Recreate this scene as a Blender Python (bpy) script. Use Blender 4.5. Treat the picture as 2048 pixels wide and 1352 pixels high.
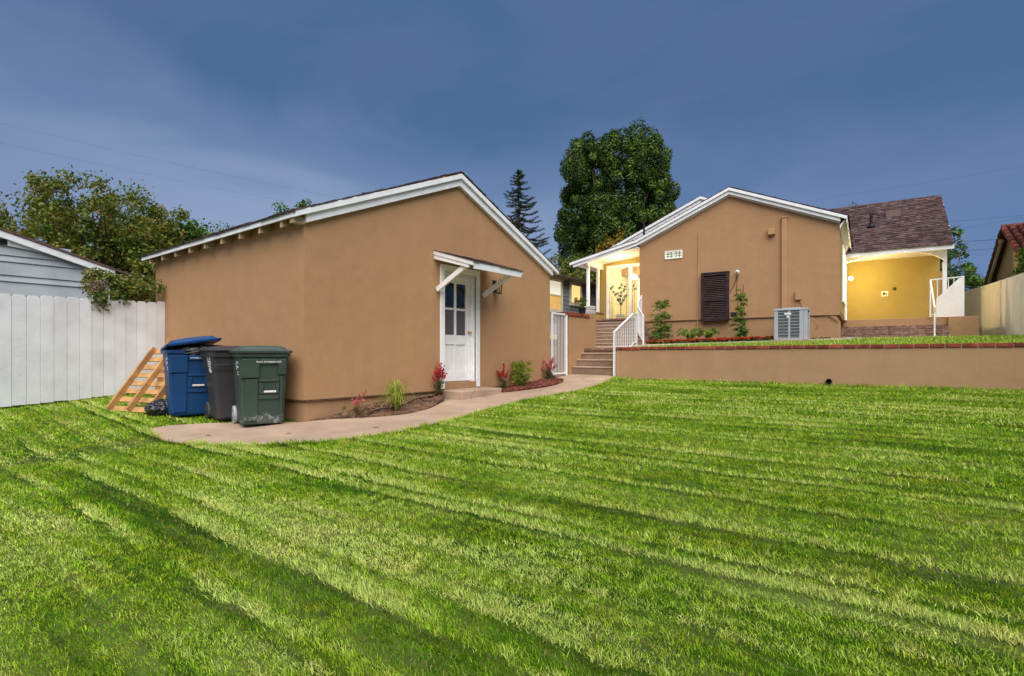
import bpy, bmesh, math, random
import numpy as np
from mathutils import Vector, Matrix
R = math.radians
random.seed(7)
for o in list(bpy.data.objects): bpy.data.objects.remove(o)
sc = bpy.context.scene
COL = sc.collection

# ------------------------------------------------------------------ camera
# world axes: X runs along the retaining wall, Y runs along the garage gable front
cam = bpy.data.cameras.new('camera'); co = bpy.data.objects.new('camera', cam); COL.objects.link(co)
co.location = (0, 0, 1.2); co.rotation_euler = (R(90), 0, R(37.6))
cam.lens = 18.86; cam.sensor_width = 36; cam.shift_y = 0.0176; cam.clip_end = 2000; cam.clip_start = .05
sc.camera = co
sc.render.resolution_x = 1024; sc.render.resolution_y = 676
sc.view_settings.view_transform = 'Standard'; sc.view_settings.look = 'None'
sc.view_settings.exposure = 1.78; sc.view_settings.gamma = 1
sc.view_settings.use_curve_mapping = False
# ------------------------------------------------------------------ sky
w = bpy.data.worlds.new('World'); sc.world = w; w.use_nodes = True
nt = w.node_tree; nt.nodes.clear()
def N(nt, t, **k):
    n = nt.nodes.new(t)
    for a, b in k.items(): setattr(n, a, b)
    return n
def L(nt, a, b): nt.links.new(a, b)
def math_n(nt, op, a, b=None, clamp=False):
    n = N(nt, 'ShaderNodeMath', operation=op, use_clamp=clamp)
    for i, v in enumerate((a, b)):
        if v is None: continue
        if isinstance(v, (int, float)): n.inputs[i].default_value = v
        else: L(nt, v, n.inputs[i])
    return n.outputs[0]
def ramp(nt, fac, stops, interp='LINEAR'):
    n = N(nt, 'ShaderNodeValToRGB'); cr = n.color_ramp; cr.interpolation = interp
    while len(cr.elements) > 1: cr.elements.remove(cr.elements[-1])
    for i, (p, c) in enumerate(stops):
        e = cr.elements[0] if i == 0 else cr.elements.new(p)
        e.position = p; e.color = (*c, 1)
    L(nt, fac, n.inputs[0]); return n.outputs[0]
def mixc(nt, f, a, b, mode='MIX'):
    n = N(nt, 'ShaderNodeMix', data_type='RGBA', blend_type=mode)
    for i, v in zip((0, 6, 7), (f, a, b)):
        if isinstance(v, (int, float)): n.inputs[i].default_value = v
        elif isinstance(v, tuple): n.inputs[i].default_value = (*v, 1)
        else: L(nt, v, n.inputs[i])
    return n.outputs[2]
tc = N(nt, 'ShaderNodeTexCoord'); sep = N(nt, 'ShaderNodeSeparateXYZ'); L(nt, tc.outputs['Generated'], sep.inputs[0])
sky = N(nt, 'ShaderNodeTexSky'); sky.sky_type = 'NISHITA'; sky.sun_disc = False
sky.sun_elevation = R(50); sky.sun_rotation = R(142)
left = math_n(nt, 'ADD', math_n(nt, 'MULTIPLY', sep.outputs[0], -.792), math_n(nt, 'MULTIPLY', sep.outputs[1], -.61))
el = math_n(nt, 'SUBTRACT', sep.outputs[2], math_n(nt, 'MULTIPLY', left, .06))
mp = N(nt, 'ShaderNodeMapping'); mp.inputs['Scale'].default_value = (1.0, 1.0, 2.6); mp.inputs['Rotation'].default_value = (0.1, .25, .3)
L(nt, tc.outputs['Generated'], mp.inputs[0])
nz = N(nt, 'ShaderNodeTexNoise'); nz.inputs['Scale'].default_value = 2.3; nz.inputs['Detail'].default_value = 6; nz.inputs['Roughness'].default_value = .52
nz.inputs['Distortion'].default_value = .5
L(nt, mp.outputs[0], nz.inputs['Vector'])
el = math_n(nt, 'ADD', el, math_n(nt, 'MULTIPLY', math_n(nt, 'SUBTRACT', nz.outputs[0], .5), -.22))
base = ramp(nt, el, [(0.0, (.036, .062, .120)), (.25, (.028, .053, .108)), (.42, (.0180, .0395, .081)), (1, (.0155, .036, .077))])
gl1 = ramp(nt, el, [(.0, (1, 1, 1)), (.15, (.95, .95, .95)), (.24, (.74, .74, .74)), (.32, (.22, .22, .22)), (.41, (0, 0, 0))], 'EASE')
gl2 = ramp(nt, math_n(nt, 'ADD', math_n(nt, 'MULTIPLY', left, .5), .5), [(.15, (.06, .06, .06)), (.62, (1, 1, 1)), (.70, (.97, .97, .97)), (.9, (.42, .42, .42))], 'EASE')
grad = mixc(nt, math_n(nt, 'MULTIPLY', gl1, gl2), base, (.088, .112, .162))
cl = ramp(nt, nz.outputs[0], [(.38, (0, 0, 0)), (.68, (1, 1, 1))], 'EASE')
cloud = mixc(nt, math_n(nt, 'MULTIPLY', cl, .22), grad, (.050, .062, .104))
dim = N(nt, 'ShaderNodeMix', data_type='RGBA', blend_type='ADD'); dim.inputs[0].default_value = .002
L(nt, cloud, dim.inputs[6]); L(nt, sky.outputs[0], dim.inputs[7])
bg = N(nt, 'ShaderNodeBackground'); bg.inputs[1].default_value = 1.0
L(nt, dim.outputs[2], bg.inputs[0]); wo = N(nt, 'ShaderNodeOutputWorld'); L(nt, bg.outputs[0], wo.inputs[0])
# ------------------------------------------------------------------ soft overcast light
sl = bpy.data.lights.new('sun', 'SUN'); sl.energy = 1.5; sl.angle = R(66); sl.color = (1, .955, .90)
so = bpy.data.objects.new('sun', sl); COL.objects.link(so)
so.rotation_euler = Vector((-.50, .55, -.95)).to_track_quat('-Z', 'Y').to_euler()

# ------------------------------------------------------------------ materials
def M_(name, col, rough=.7, var=.12, vs=3.0, bump=0, bs=40, metal=0, spec=.3, island=0, col2=None, emit=None, es=0, detail=4, trans=0, coords='Object', bdist=.01):
    m = bpy.data.materials.new(name); m.use_nodes = True; nt = m.node_tree
    b = nt.nodes['Principled BSDF']
    b.inputs['Roughness'].default_value = rough; b.inputs['Metallic'].default_value = metal
    b.inputs['Specular IOR Level'].default_value = spec
    tc = N(nt, 'ShaderNodeTexCoord')
    nz = N(nt, 'ShaderNodeTexNoise'); nz.inputs['Scale'].default_value = vs; nz.inputs['Detail'].default_value = detail
    L(nt, tc.outputs[coords], nz.inputs['Vector'])
    c2 = col2 or tuple(c*(1-var*1.6) for c in col)
    c1 = tuple(min(1, c*(1+var)) for c in col)
    out = ramp(nt, nz.outputs[0], [(.3, c2), (.7, c1)])
    if island:
        gi = N(nt, 'ShaderNodeNewGeometry')
        hs = N(nt, 'ShaderNodeHueSaturation')
        L(nt, math_n(nt, 'ADD', math_n(nt, 'MULTIPLY', gi.outputs['Random Per Island'], 2*island), 1-island), hs.inputs['Value'])
        L(nt, out, hs.inputs['Color']); out = hs.outputs[0]
    L(nt, out, b.inputs['Base Color'])
    if trans:
        b.inputs['Transmission Weight'].default_value = trans
    if bump:
        n2 = N(nt, 'ShaderNodeTexNoise'); n2.inputs['Scale'].default_value = bs; n2.inputs['Detail'].default_value = 3
        L(nt, tc.outputs[coords], n2.inputs['Vector'])
        bp = N(nt, 'ShaderNodeBump'); bp.inputs['Strength'].default_value = bump; bp.inputs['Distance'].default_value = bdist
        L(nt, n2.outputs[0], bp.inputs['Height']); L(nt, bp.outputs[0], b.inputs['Normal'])
    if emit:
        b.inputs['Emission Color'].default_value = (*emit, 1); b.inputs['Emission Strength'].default_value = es
    return m
def crack(m, sc_, wid, stains=.35):
    nt = m.node_tree; b = nt.nodes['Principled BSDF']; src = b.inputs['Base Color'].links[0].from_socket
    tc = N(nt, 'ShaderNodeTexCoord'); nz = N(nt, 'ShaderNodeTexNoise'); nz.inputs['Scale'].default_value = 2.2; nz.inputs['Detail'].default_value = 8; L(nt, tc.outputs['Object'], nz.inputs[0])
    ad = N(nt, 'ShaderNodeVectorMath', operation='ADD'); sc2 = N(nt, 'ShaderNodeVectorMath', operation='SCALE'); sc2.inputs['Scale'].default_value = .5; L(nt, nz.outputs['Color'], sc2.inputs[0]); L(nt, tc.outputs['Object'], ad.inputs[0]); L(nt, sc2.outputs[0], ad.inputs[1])
    v = N(nt, 'ShaderNodeTexVoronoi', feature='DISTANCE_TO_EDGE'); v.inputs['Scale'].default_value = sc_; L(nt, ad.outputs[0], v.inputs['Vector'])
    f = ramp(nt, v.outputs[0], [(0, (.7, .7, .7)), (wid, (0, 0, 0))])
    n3 = N(nt, 'ShaderNodeTexNoise'); n3.inputs['Scale'].default_value = .9; n3.inputs['Detail'].default_value = 2; L(nt, tc.outputs['Object'], n3.inputs[0])
    f = math_n(nt, 'MULTIPLY', f, ramp(nt, n3.outputs[0], [(.5, (0, 0, 0)), (.6, (1, 1, 1))]))
    n5 = N(nt, 'ShaderNodeTexNoise'); n5.inputs['Scale'].default_value = 1.7; n5.inputs['Detail'].default_value = 9; n5.inputs['Roughness'].default_value = .68; L(nt, tc.outputs['Object'], n5.inputs[0])
    c = mixc(nt, math_n(nt, 'MULTIPLY', ramp(nt, n5.outputs[0], [(.48, (0, 0, 0)), (.72, (1, 1, 1))]), stains), src, (.20, .13, .085))
    L(nt, mixc(nt, f, c, (.12, .08, .055)), b.inputs['Base Color'])
def stucco(name, col, stain=.5):
    m = bpy.data.materials.new(name); m.use_nodes = True; nt = m.node_tree; b = nt.nodes['Principled BSDF']
    b.inputs['Roughness'].default_value = .93; b.inputs['Specular IOR Level'].default_value = .12
    tc = N(nt, 'ShaderNodeTexCoord')
    a = N(nt, 'ShaderNodeTexNoise'); a.inputs['Scale'].default_value = .8; a.inputs['Detail'].default_value = 5; L(nt, tc.outputs['Object'], a.inputs[0])
    g = N(nt, 'ShaderNodeTexNoise'); g.inputs['Scale'].default_value = 45; g.inputs['Detail'].default_value = 3; L(nt, tc.outputs['Object'], g.inputs[0])
    mp = N(nt, 'ShaderNodeMapping'); mp.inputs['Scale'].default_value = (2.2, 2.2, .25); L(nt, tc.outputs['Object'], mp.inputs[0])
    s = N(nt, 'ShaderNodeTexNoise'); s.inputs['Scale'].default_value = 1.6; s.inputs['Detail'].default_value = 5; L(nt, mp.outputs[0], s.inputs[0])
    c = ramp(nt, a.outputs[0], [(.3, tuple(x*.91 for x in col)), (.7, tuple(x*1.06 for x in col))])
    c = mixc(nt, math_n(nt, 'MULTIPLY', ramp(nt, s.outputs[0], [(.45, (0, 0, 0)), (.75, (1, 1, 1))]), .26*stain), c, (col[0]*.5, col[1]*.48, col[2]*.45))
    n4 = N(nt, 'ShaderNodeTexNoise'); n4.inputs['Scale'].default_value = 3.5; n4.inputs['Detail'].default_value = 6; n4.inputs['Roughness'].default_value = .65; L(nt, tc.outputs['Object'], n4.inputs[0])
    c = mixc(nt, .35, c, ramp(nt, n4.outputs[0], [(.35, (col[0]*.84, col[1]*.86, col[2]*.82)), (.65, (col[0]*1.12, col[1]*1.13, col[2]*1.2))]))
    c = mixc(nt, .4, c, ramp(nt, g.outputs[0], [(.3, tuple(x*.86 for x in col)), (.7, tuple(x*1.12 for x in col))]))
    L(nt, c, b.inputs['Base Color'])
    bp = N(nt, 'ShaderNodeBump'); bp.inputs['Strength'].default_value = .5; bp.inputs['Distance'].default_value = .006
    n2 = N(nt, 'ShaderNodeTexNoise'); n2.inputs['Scale'].default_value = 70; n2.inputs['Detail'].default_value = 4; L(nt, tc.outputs['Object'], n2.inputs[0])
    bp2 = N(nt, 'ShaderNodeBump'); bp2.inputs['Strength'].default_value = .35; bp2.inputs['Distance'].default_value = .05
    n3 = N(nt, 'ShaderNodeTexNoise'); n3.inputs['Scale'].default_value = 2.2; n3.inputs['Detail'].default_value = 2; L(nt, tc.outputs['Object'], n3.inputs[0])
    L(nt, n3.outputs[0], bp2.inputs['Height'])
    L(nt, n2.outputs[0], bp.inputs['Height']); L(nt, bp2.outputs[0], bp.inputs['Normal']); L(nt, bp.outputs[0], b.inputs['Normal'])
    return m
STUC = stucco('tan_stucco', (.43, .247, .128)); STUCB = stucco('tan_stucco_base', (.40, .238, .126), 1.4)
STUCR = stucco('tan_stucco_retaining', (.43, .262, .148), 1.2)
crack(STUCR, .01, .0001, .16); crack(STUCB, .01, .0001, .2)
YWALL = stucco('ochre_stucco', (.40, .305, .105))
WSTUC = stucco('white_stucco', (.88, .87, .85), .25)
CREAM = stucco('cream_stucco', (.50, .43, .25), .8)
WHITE = M_('white_paint', (.86, .865, .87), .5, .05, 6, .15, 30)
WFENCE = M_('white_fence_paint', (.82, .835, .86), .75, .07, 2.5, .35, 18, island=.05)
crack(WFENCE, .01, .0001, .10)
WMETAL = M_('white_metal', (.80, .80, .79), .35, .03, 8)
CONC = M_('concrete', (.44, .315, .222), .9, .11, 2.2, .3, 60, detail=8)
crack(CONC, .55, .006)
NOSE = M_('pale_nosing', (.50, .38, .28), .85, .1, 6)
CONC2 = M_('step_concrete', (.26, .175, .12), .9, .16, 4, .35, 50, detail=8)
BRICK = M_('red_brick', (.27, .055, .032), .8, .3, 5, .4, 60, island=.3)
BRICK2 = M_('brown_brick', (.24, .14, .105), .8, .3, 9, .4, 60, island=.25)
MORTAR = M_('mortar', (.36, .29, .22), .95, .1)
SHING = M_('shingle', (.098, .058, .056), .9, .35, 6, .5, 90, island=.45)
DARK = M_('black_metal', (.012, .012, .014), .4, .2)
WOOD = M_('pallet_wood', (.56, .30, .115), .75, .25, 5, .3, 40, island=.2)
SOIL = M_('soil', (.20, .11, .068), 1, .4, 8, 1, 40, bdist=.03)
MULCH = M_('red_mulch', (.26, .085, .055), .9, .3, 20, .3, 50, island=.55)
BRASS = M_('brass', (.6, .38, .08), .3, .1, metal=1)
def glassm(name, tint=(.9, .95, .95), rough=.02, dark=0):
    m = bpy.data.materials.new(name); m.use_nodes = True; nt = m.node_tree; nt.nodes.clear()
    t = N(nt, 'ShaderNodeBsdfTransparent'); t.inputs[0].default_value = (*tint, 1)
    g = N(nt, 'ShaderNodeBsdfGlossy'); g.inputs['Roughness'].default_value = rough
    fr = N(nt, 'ShaderNodeFresnel'); fr.inputs[0].default_value = 1.45
    mx = N(nt, 'ShaderNodeMixShader'); L(nt, math_n(nt, 'ADD', fr.outputs[0], .03), mx.inputs[0]); L(nt, t.outputs[0], mx.inputs[1]); L(nt, g.outputs[0], mx.inputs[2])
    o = N(nt, 'ShaderNodeOutputMaterial'); L(nt, mx.outputs[0], o.inputs[0]); return m
GLASS = glassm('clear_glass'); GLASSD = glassm('dark_glass', (.62, .58, .56))
FROST = M_('frosted_glass', (.115, .10, .115), .35, .15, 90, .3, 150)

# ------------------------------------------------------------------ mesh helpers
TH = R(4.14); CH, SH = math.cos(TH), math.sin(TH)
def HW(a, b): return (a*CH - b*SH, a*SH + b*CH)       # house frame -> world
def thing(name, label, cat, loc, house=False, group=None, rz=None):
    o = bpy.data.objects.new(name, None); COL.objects.link(o); o.empty_display_size = .2
    o['label'] = label; o['category'] = cat
    if group: o['group'] = group
    if house: x, y = HW(loc[0], loc[1]); o.location = (x, y, loc[2]); o.rotation_euler = (0, 0, TH)
    else: o.location = loc
    if rz is not None: o.rotation_euler = (0, 0, rz)
    o['_o'] = loc if rz is None else (0, 0, 0)
    return o
def root(o):
    while o.parent: o = o.parent
    return o
def tag(o, label, cat, group=None, kind=None):
    if label: o['label'] = label
    if cat: o['category'] = cat
    if group: o['group'] = group
    if kind: o['kind'] = kind
    return o
class MB:
    def __init__(s): s.v = []; s.f = []; s.xf = None
    def add(s, vs, fs):
        n = len(s.v)
        if s.xf is not None: vs = [tuple(s.xf @ Vector(p)) for p in vs]
        s.v += [tuple(p) for p in vs]; s.f += [tuple(i+n for i in f) for f in fs]
    def box(s, x0, x1, y0, y1, z0, z1):
        s.add([(x0, y0, z0), (x1, y0, z0), (x1, y1, z0), (x0, y1, z0), (x0, y0, z1), (x1, y0, z1), (x1, y1, z1), (x0, y1, z1)],
              [(0, 3, 2, 1), (4, 5, 6, 7), (0, 1, 5, 4), (1, 2, 6, 5), (2, 3, 7, 6), (3, 0, 4, 7)]); return s
    def prism(s, poly, h0, h1, ax='z'):
        n = len(poly)
        f = {'z': lambda u, v, h: (u, v, h), 'x': lambda u, v, h: (h, u, v), 'y': lambda u, v, h: (u, h, v)}[ax]
        vs = [f(u, v, h0) for u, v in poly] + [f(u, v, h1) for u, v in poly]
        s.add(vs, [tuple(range(n-1, -1, -1)), tuple(range(n, 2*n))] + [(i, (i+1) % n, n+(i+1) % n, n+i) for i in range(n)]); return s
    def beam(s, p0, p1, w, h, up=(0, 0, 1)):
        p0, p1 = Vector(p0), Vector(p1); d = (p1-p0).normalized(); u = Vector(up)
        sd = d.cross(u)
        if sd.length < 1e-4: sd = d.cross(Vector((0, 1, 0)))
        sd.normalize(); u = sd.cross(d).normalized(); sd = sd*w/2; u = u*h/2
        s.add([p0-sd-u, p0+sd-u, p0+sd+u, p0-sd+u, p1-sd-u, p1+sd-u, p1+sd+u, p1-sd+u],
              [(0, 3, 2, 1), (4, 5, 6, 7), (0, 1, 5, 4), (1, 2, 6, 5), (2, 3, 7, 6), (3, 0, 4, 7)]); return s
    def tube(s, pts, r, n=6, cap=True):
        pts = [Vector(p) for p in pts]; rs = r if isinstance(r, (list, tuple)) else [r]*len(pts); rings = []
        for i, p in enumerate(pts):
            d = (pts[min(i+1, len(pts)-1)] - pts[max(i-1, 0)]).normalized()
            a = d.cross(Vector((0, 0, 1)))
            if a.length < .05: a = d.cross(Vector((1, 0, 0)))
            a.normalize(); b = d.cross(a)
            rings.append([p + (a*math.cos(2*math.pi*k/n) + b*math.sin(2*math.pi*k/n))*rs[i] for k in range(n)])
        fs = []
        for i in range(len(pts)-1):
            for k in range(n): fs.append((i*n+k, i*n+(k+1) % n, (i+1)*n+(k+1) % n, (i+1)*n+k))
        if cap: fs += [tuple(range(n-1, -1, -1)), tuple((len(pts)-1)*n+k for k in range(n))]
        s.add([q for r_ in rings for q in r_], fs); return s
    def lathe(s, prof, n=16, c=(0, 0, 0), ax='z'):
        vs = []
        for r, h in prof:
            for k in range(n):
                a = 2*math.pi*k/n; u, v = r*math.cos(a), r*math.sin(a)
                p = {'z': (u, v, h), 'x': (h, u, v), 'y': (u, h, v)}[ax]
                vs.append((p[0]+c[0], p[1]+c[1], p[2]+c[2]))
        m = len(prof); fs = [(i*n+k, i*n+(k+1) % n, (i+1)*n+(k+1) % n, (i+1)*n+k) for i in range(m-1) for k in range(n)]
        fs += [tuple(range(n-1, -1, -1)), tuple((m-1)*n+k for k in range(n))]
        s.add(vs, fs); return s
    def poly(s, pts): s.add(pts, [tuple(range(len(pts)))]); return s
    def build(s, name, mat, parent=None, bevel=0, smooth=False, noff=False):
        me = bpy.data.meshes.new(name)
        off = Vector((0, 0, 0))
        if parent and not noff: off = Vector(root(parent)['_o'])
        me.from_pydata([tuple(Vector(p)-off) for p in s.v], [], s.f); me.update()
        bm = bmesh.new(); bm.from_mesh(me); bmesh.ops.recalc_face_normals(bm, faces=bm.faces); bm.to_mesh(me); bm.free()
        o = bpy.data.objects.new(name, me); COL.objects.link(o)
        for m in (mat if isinstance(mat, list) else [mat]): me.materials.append(m)
        if parent: o.parent = parent
        if smooth:
            for p in me.polygons: p.use_smooth = True
        if bevel:
            b = o.modifiers.new('bevel', 'BEVEL'); b.width = bevel; b.segments = 2; b.limit_method = 'ANGLE'
        return o
def npmesh(name, V, F4, mat, parent=None, F3=None):
    me = bpy.data.meshes.new(name); V = np.asarray(V, dtype=np.float32)
    n4 = len(F4); n3 = 0 if F3 is None else len(F3)
    me.vertices.add(len(V)); me.vertices.foreach_set('co', V.ravel())
    li = np.asarray(F4, dtype=np.int32).ravel()
    if n3: li = np.concatenate([li, np.asarray(F3, dtype=np.int32).ravel()])
    me.loops.add(len(li)); me.loops.foreach_set('vertex_index', li)
    me.polygons.add(n4+n3)
    me.polygons.foreach_set('loop_start', np.concatenate([np.arange(n4)*4, n4*4+np.arange(n3)*3]).astype(np.int32))
    me.update(calc_edges=True)
    o = bpy.data.objects.new(name, me); COL.objects.link(o); me.materials.append(mat)
    if parent: o.parent = parent
    return o
def text(s, size, mat, parent, loc, rot, name='lettering', align='CENTER', ext=.0015):
    cu = bpy.data.curves.new(name, 'FONT'); cu.body = s; cu.size = size; cu.extrude = ext; cu.align_x = align; cu.align_y = 'CENTER'
    t = bpy.data.objects.new(name, cu); COL.objects.link(t)
    bpy.context.view_layer.update()
    me = bpy.data.meshes.new_from_object(t); bpy.data.objects.remove(t)
    o = bpy.data.objects.new(name, me); COL.objects.link(o); me.materials.clear(); me.materials.append(mat)
    o.parent = parent; o.location = loc; o.rotation_euler = rot; return o

# ------------------------------------------------------------------ terrain
def sst(x, a, b):
    t = np.clip((x-a)/(b-a), 0, 1); return t*t*(3-2*t)
def ground(X, Y):
    z = .057*np.clip(Y, -15, 14) + .06*np.clip(-7.5-X, 0, 6.5)
    return z + .07*sst(Y, 9, 11.4)*sst(-X, 5.1, 6.2)
def terrace(X, Y): return 1.365 + np.minimum(Y-11.6, 6.5)*(.04+.003*np.clip(X+5, -3, 3)) + .02*np.maximum(Y-18.1, 0)
def sheet(name, x0, x1, y0, y1, st, fz, mat, off=0):
    xs = np.arange(x0, x1+st*.5, st); ys = np.arange(y0, y1+st*.5, st)
    X, Y = np.meshgrid(xs, ys); Z = fz(X, Y)+off; nx = len(xs)
    i = np.arange(len(ys)-1)[:, None]*nx+np.arange(nx-1)[None, :]; i = i.ravel()
    return npmesh(name, np.stack([X.ravel(), Y.ravel(), Z.ravel()], 1), np.stack([i, i+1, i+nx+1, i+nx], 1), mat)
def inpoly(X, Y, P):
    r = np.zeros(len(X), bool); n = len(P)
    for i in range(n):
        x1, y1 = P[i]; x2, y2 = P[(i+1) % n]
        if y1 == y2: continue
        c = ((y1 > Y) != (y2 > Y)) & (X < (x2-x1)*(Y-y1)/(y2-y1)+x1); r ^= c
    return r
def smoothline(P, n=6):
    out = []
    for i in range(len(P)-1):
        p0, p1, p2, p3 = [Vector(P[max(0, min(len(P)-1, j))]) for j in (i-1, i, i+1, i+2)]
        for k in range(n):
            t = k/n; out.append(tuple(.5*((2*p1)+(p2-p0)*t+(2*p0-5*p1+4*p2-p3)*t*t+(3*p1-p0-3*p2+p3)*t**3)))
    out.append(tuple(P[-1])); return out
def flat(name, P, fz, mat, off, thick=.0, inset=None):
    """polygon laid on the ground function, finely triangulated, with a skirt"""
    bm = bmesh.new(); vs = [bm.verts.new((x, y, 0)) for x, y in P]; bm.faces.new(vs)
    xs = [p[0] for p in P]; ys = [p[1] for p in P]
    for k in np.arange(math.floor(min(ys))+.5, max(ys), .5):
        bmesh.ops.bisect_plane(bm, geom=bm.verts[:]+bm.edges[:]+bm.faces[:], plane_co=(0, k, 0), plane_no=(0, 1, 0))
    for k in np.arange(math.floor(min(xs))+.5, max(xs), .5):
        bmesh.ops.bisect_plane(bm, geom=bm.verts[:]+bm.edges[:]+bm.faces[:], plane_co=(k, 0, 0), plane_no=(1, 0, 0))
    for v in bm.verts: v.co.z = float(fz(v.co.x, v.co.y))+off
    if thick:
        be = [e for e in bm.edges if e.is_boundary]
        r = bmesh.ops.extrude_edge_only(bm, edges=be)
        for g in r['geom']:
            if isinstance(g, bmesh.types.BMVert): g.co.z -= thick
    bmesh.ops.recalc_face_normals(bm, faces=bm.faces)
    me = bpy.data.meshes.new(name); bm.to_mesh(me); bm.free()
    o = bpy.data.objects.new(name, me); COL.objects.link(o); me.materials.append(mat); return o
# grass colour: mowing streaks run along X
def grassmat(name, blades=True):
    m = bpy.data.materials.new(name); m.use_nodes = True; nt = m.node_tree; b = nt.nodes['Principled BSDF']
    b.inputs['Roughness'].default_value = .6; b.inputs['Specular IOR Level'].default_value = .10
    tc = N(nt, 'ShaderNodeTexCoord')
    def noise(sx, sy, sc_, det=3, dist=0, loc=0):
        mp = N(nt, 'ShaderNodeMapping'); mp.inputs['Scale'].default_value = (sx, sy, 1); mp.inputs['Location'].default_value = (loc, loc*.7, 0)
        L(nt, tc.outputs['Object'], mp.inputs[0])
        n = N(nt, 'ShaderNodeTexNoise'); n.inputs['Scale'].default_value = sc_; n.inputs['Detail'].default_value = det; n.inputs['Distortion'].default_value = dist
        L(nt, mp.outputs[0], n.inputs[0]); return n.outputs[0]
    streak = noise(.085, 1, 7.5, 3, .12)
    broad = noise(.10, 1, 2.0, 2, .12, 3)
    patch = noise(1, 1, .6, 3, .4, 5)
    clump = noise(.7, 1, 8, 4, .3, 9)
    f = math_n(nt, 'ADD', math_n(nt, 'MULTIPLY', streak, .34), math_n(nt, 'MULTIPLY', broad, .22))
    f = math_n(nt, 'ADD', f, math_n(nt, 'ADD', math_n(nt, 'MULTIPLY', patch, .20), math_n(nt, 'MULTIPLY', clump, .24)))
    k = 1.0 if blades else .22
    c = ramp(nt, f, [(.40, (.045*k, .15*k, .010*k)), (.46, (.115*k, .275*k, .012*k)), (.52, (.235*k, .405*k, .018*k)), (.59, (.44*k, .55*k, .12*k))])
    # narrow mower wheel lines; dark ones paint groove shade into the colour
    ln_ = noise(.035, 1, 4.6, 1, .05, 31)
    c = mixc(nt, math_n(nt, 'MULTIPLY', ramp(nt, ln_, [(.470, (0, 0, 0)), (.492, (1, 1, 1)), (.508, (1, 1, 1)), (.53, (0, 0, 0))]), .62), c, (.055*k, .13*k, .010*k))
    ln2 = noise(.04, 1, 3.4, 1, .05, 51)
    c = mixc(nt, math_n(nt, 'MULTIPLY', ramp(nt, ln2, [(.50, (0, 0, 0)), (.515, (1, 1, 1)), (.53, (1, 1, 1)), (.55, (0, 0, 0))]), .45), c, (.52*k, .58*k, .19*k))
    dry = noise(.8, 1, 1.5, 5, .5, 21)
    c = mixc(nt, math_n(nt, 'MULTIPLY', ramp(nt, dry, [(.54, (0, 0, 0)), (.70, (1, 1, 1))]), .5), c, (.54*k, .50*k, .22*k))
    if blades:
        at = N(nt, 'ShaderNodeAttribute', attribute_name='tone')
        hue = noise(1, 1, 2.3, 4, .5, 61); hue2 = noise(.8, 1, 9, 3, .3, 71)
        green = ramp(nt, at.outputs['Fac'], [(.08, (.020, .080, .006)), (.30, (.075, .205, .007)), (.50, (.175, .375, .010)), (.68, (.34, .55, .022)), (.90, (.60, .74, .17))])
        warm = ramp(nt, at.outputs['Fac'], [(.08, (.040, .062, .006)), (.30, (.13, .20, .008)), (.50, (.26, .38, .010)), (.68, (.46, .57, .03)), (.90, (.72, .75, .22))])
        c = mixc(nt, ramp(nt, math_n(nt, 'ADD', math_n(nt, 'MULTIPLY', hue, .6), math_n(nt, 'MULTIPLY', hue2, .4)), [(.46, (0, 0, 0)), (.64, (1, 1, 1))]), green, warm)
        gi = N(nt, 'ShaderNodeNewGeometry')
        r = gi.outputs['Random Per Island']
        c = mixc(nt, ramp(nt, r, [(.86, (0, 0, 0)), (.93, (.6, .6, .6))], 'LINEAR'), c, (.52, .42, .17))
        hs = N(nt, 'ShaderNodeHueSaturation'); L(nt, math_n(nt, 'ADD', math_n(nt, 'MULTIPLY', math_n(nt, 'FRACT', math_n(nt, 'MULTIPLY', r, 37.3)), .75), .62), hs.inputs['Value'])
        L(nt, c, hs.inputs['Color']); c = hs.outputs[0]
        # thin leaves let light through
        tr = N(nt, 'ShaderNodeBsdfTranslucent'); L(nt, c, tr.inputs[0]); mx = N(nt, 'ShaderNodeMixShader'); mx.inputs[0].default_value = .3
        L(nt, c, b.inputs['Base Color']); L(nt, b.outputs[0], mx.inputs[1]); L(nt, tr.outputs[0], mx.inputs[2])
        L(nt, mx.outputs[0], nt.nodes['Material Output'].inputs[0])
    else: L(nt, c, b.inputs['Base Color'])
    return m
GRASS = grassmat('grass_blades'); LAWN = grassmat('lawn_thatch', False)
def pnoise(X, Y, sx, sy, seed, oct_=6):
    rs = np.random.RandomState(seed); z = 0*X
    for i in range(oct_*3):
        a = rs.uniform(0, 2*np.pi); f = rs.uniform(.5, 1.8); z = z + np.sin(2*np.pi*f*(np.cos(a)*X/sx+np.sin(a)*Y/sy)+rs.uniform(0, 7))
    return z/np.sqrt(oct_*3)
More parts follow.
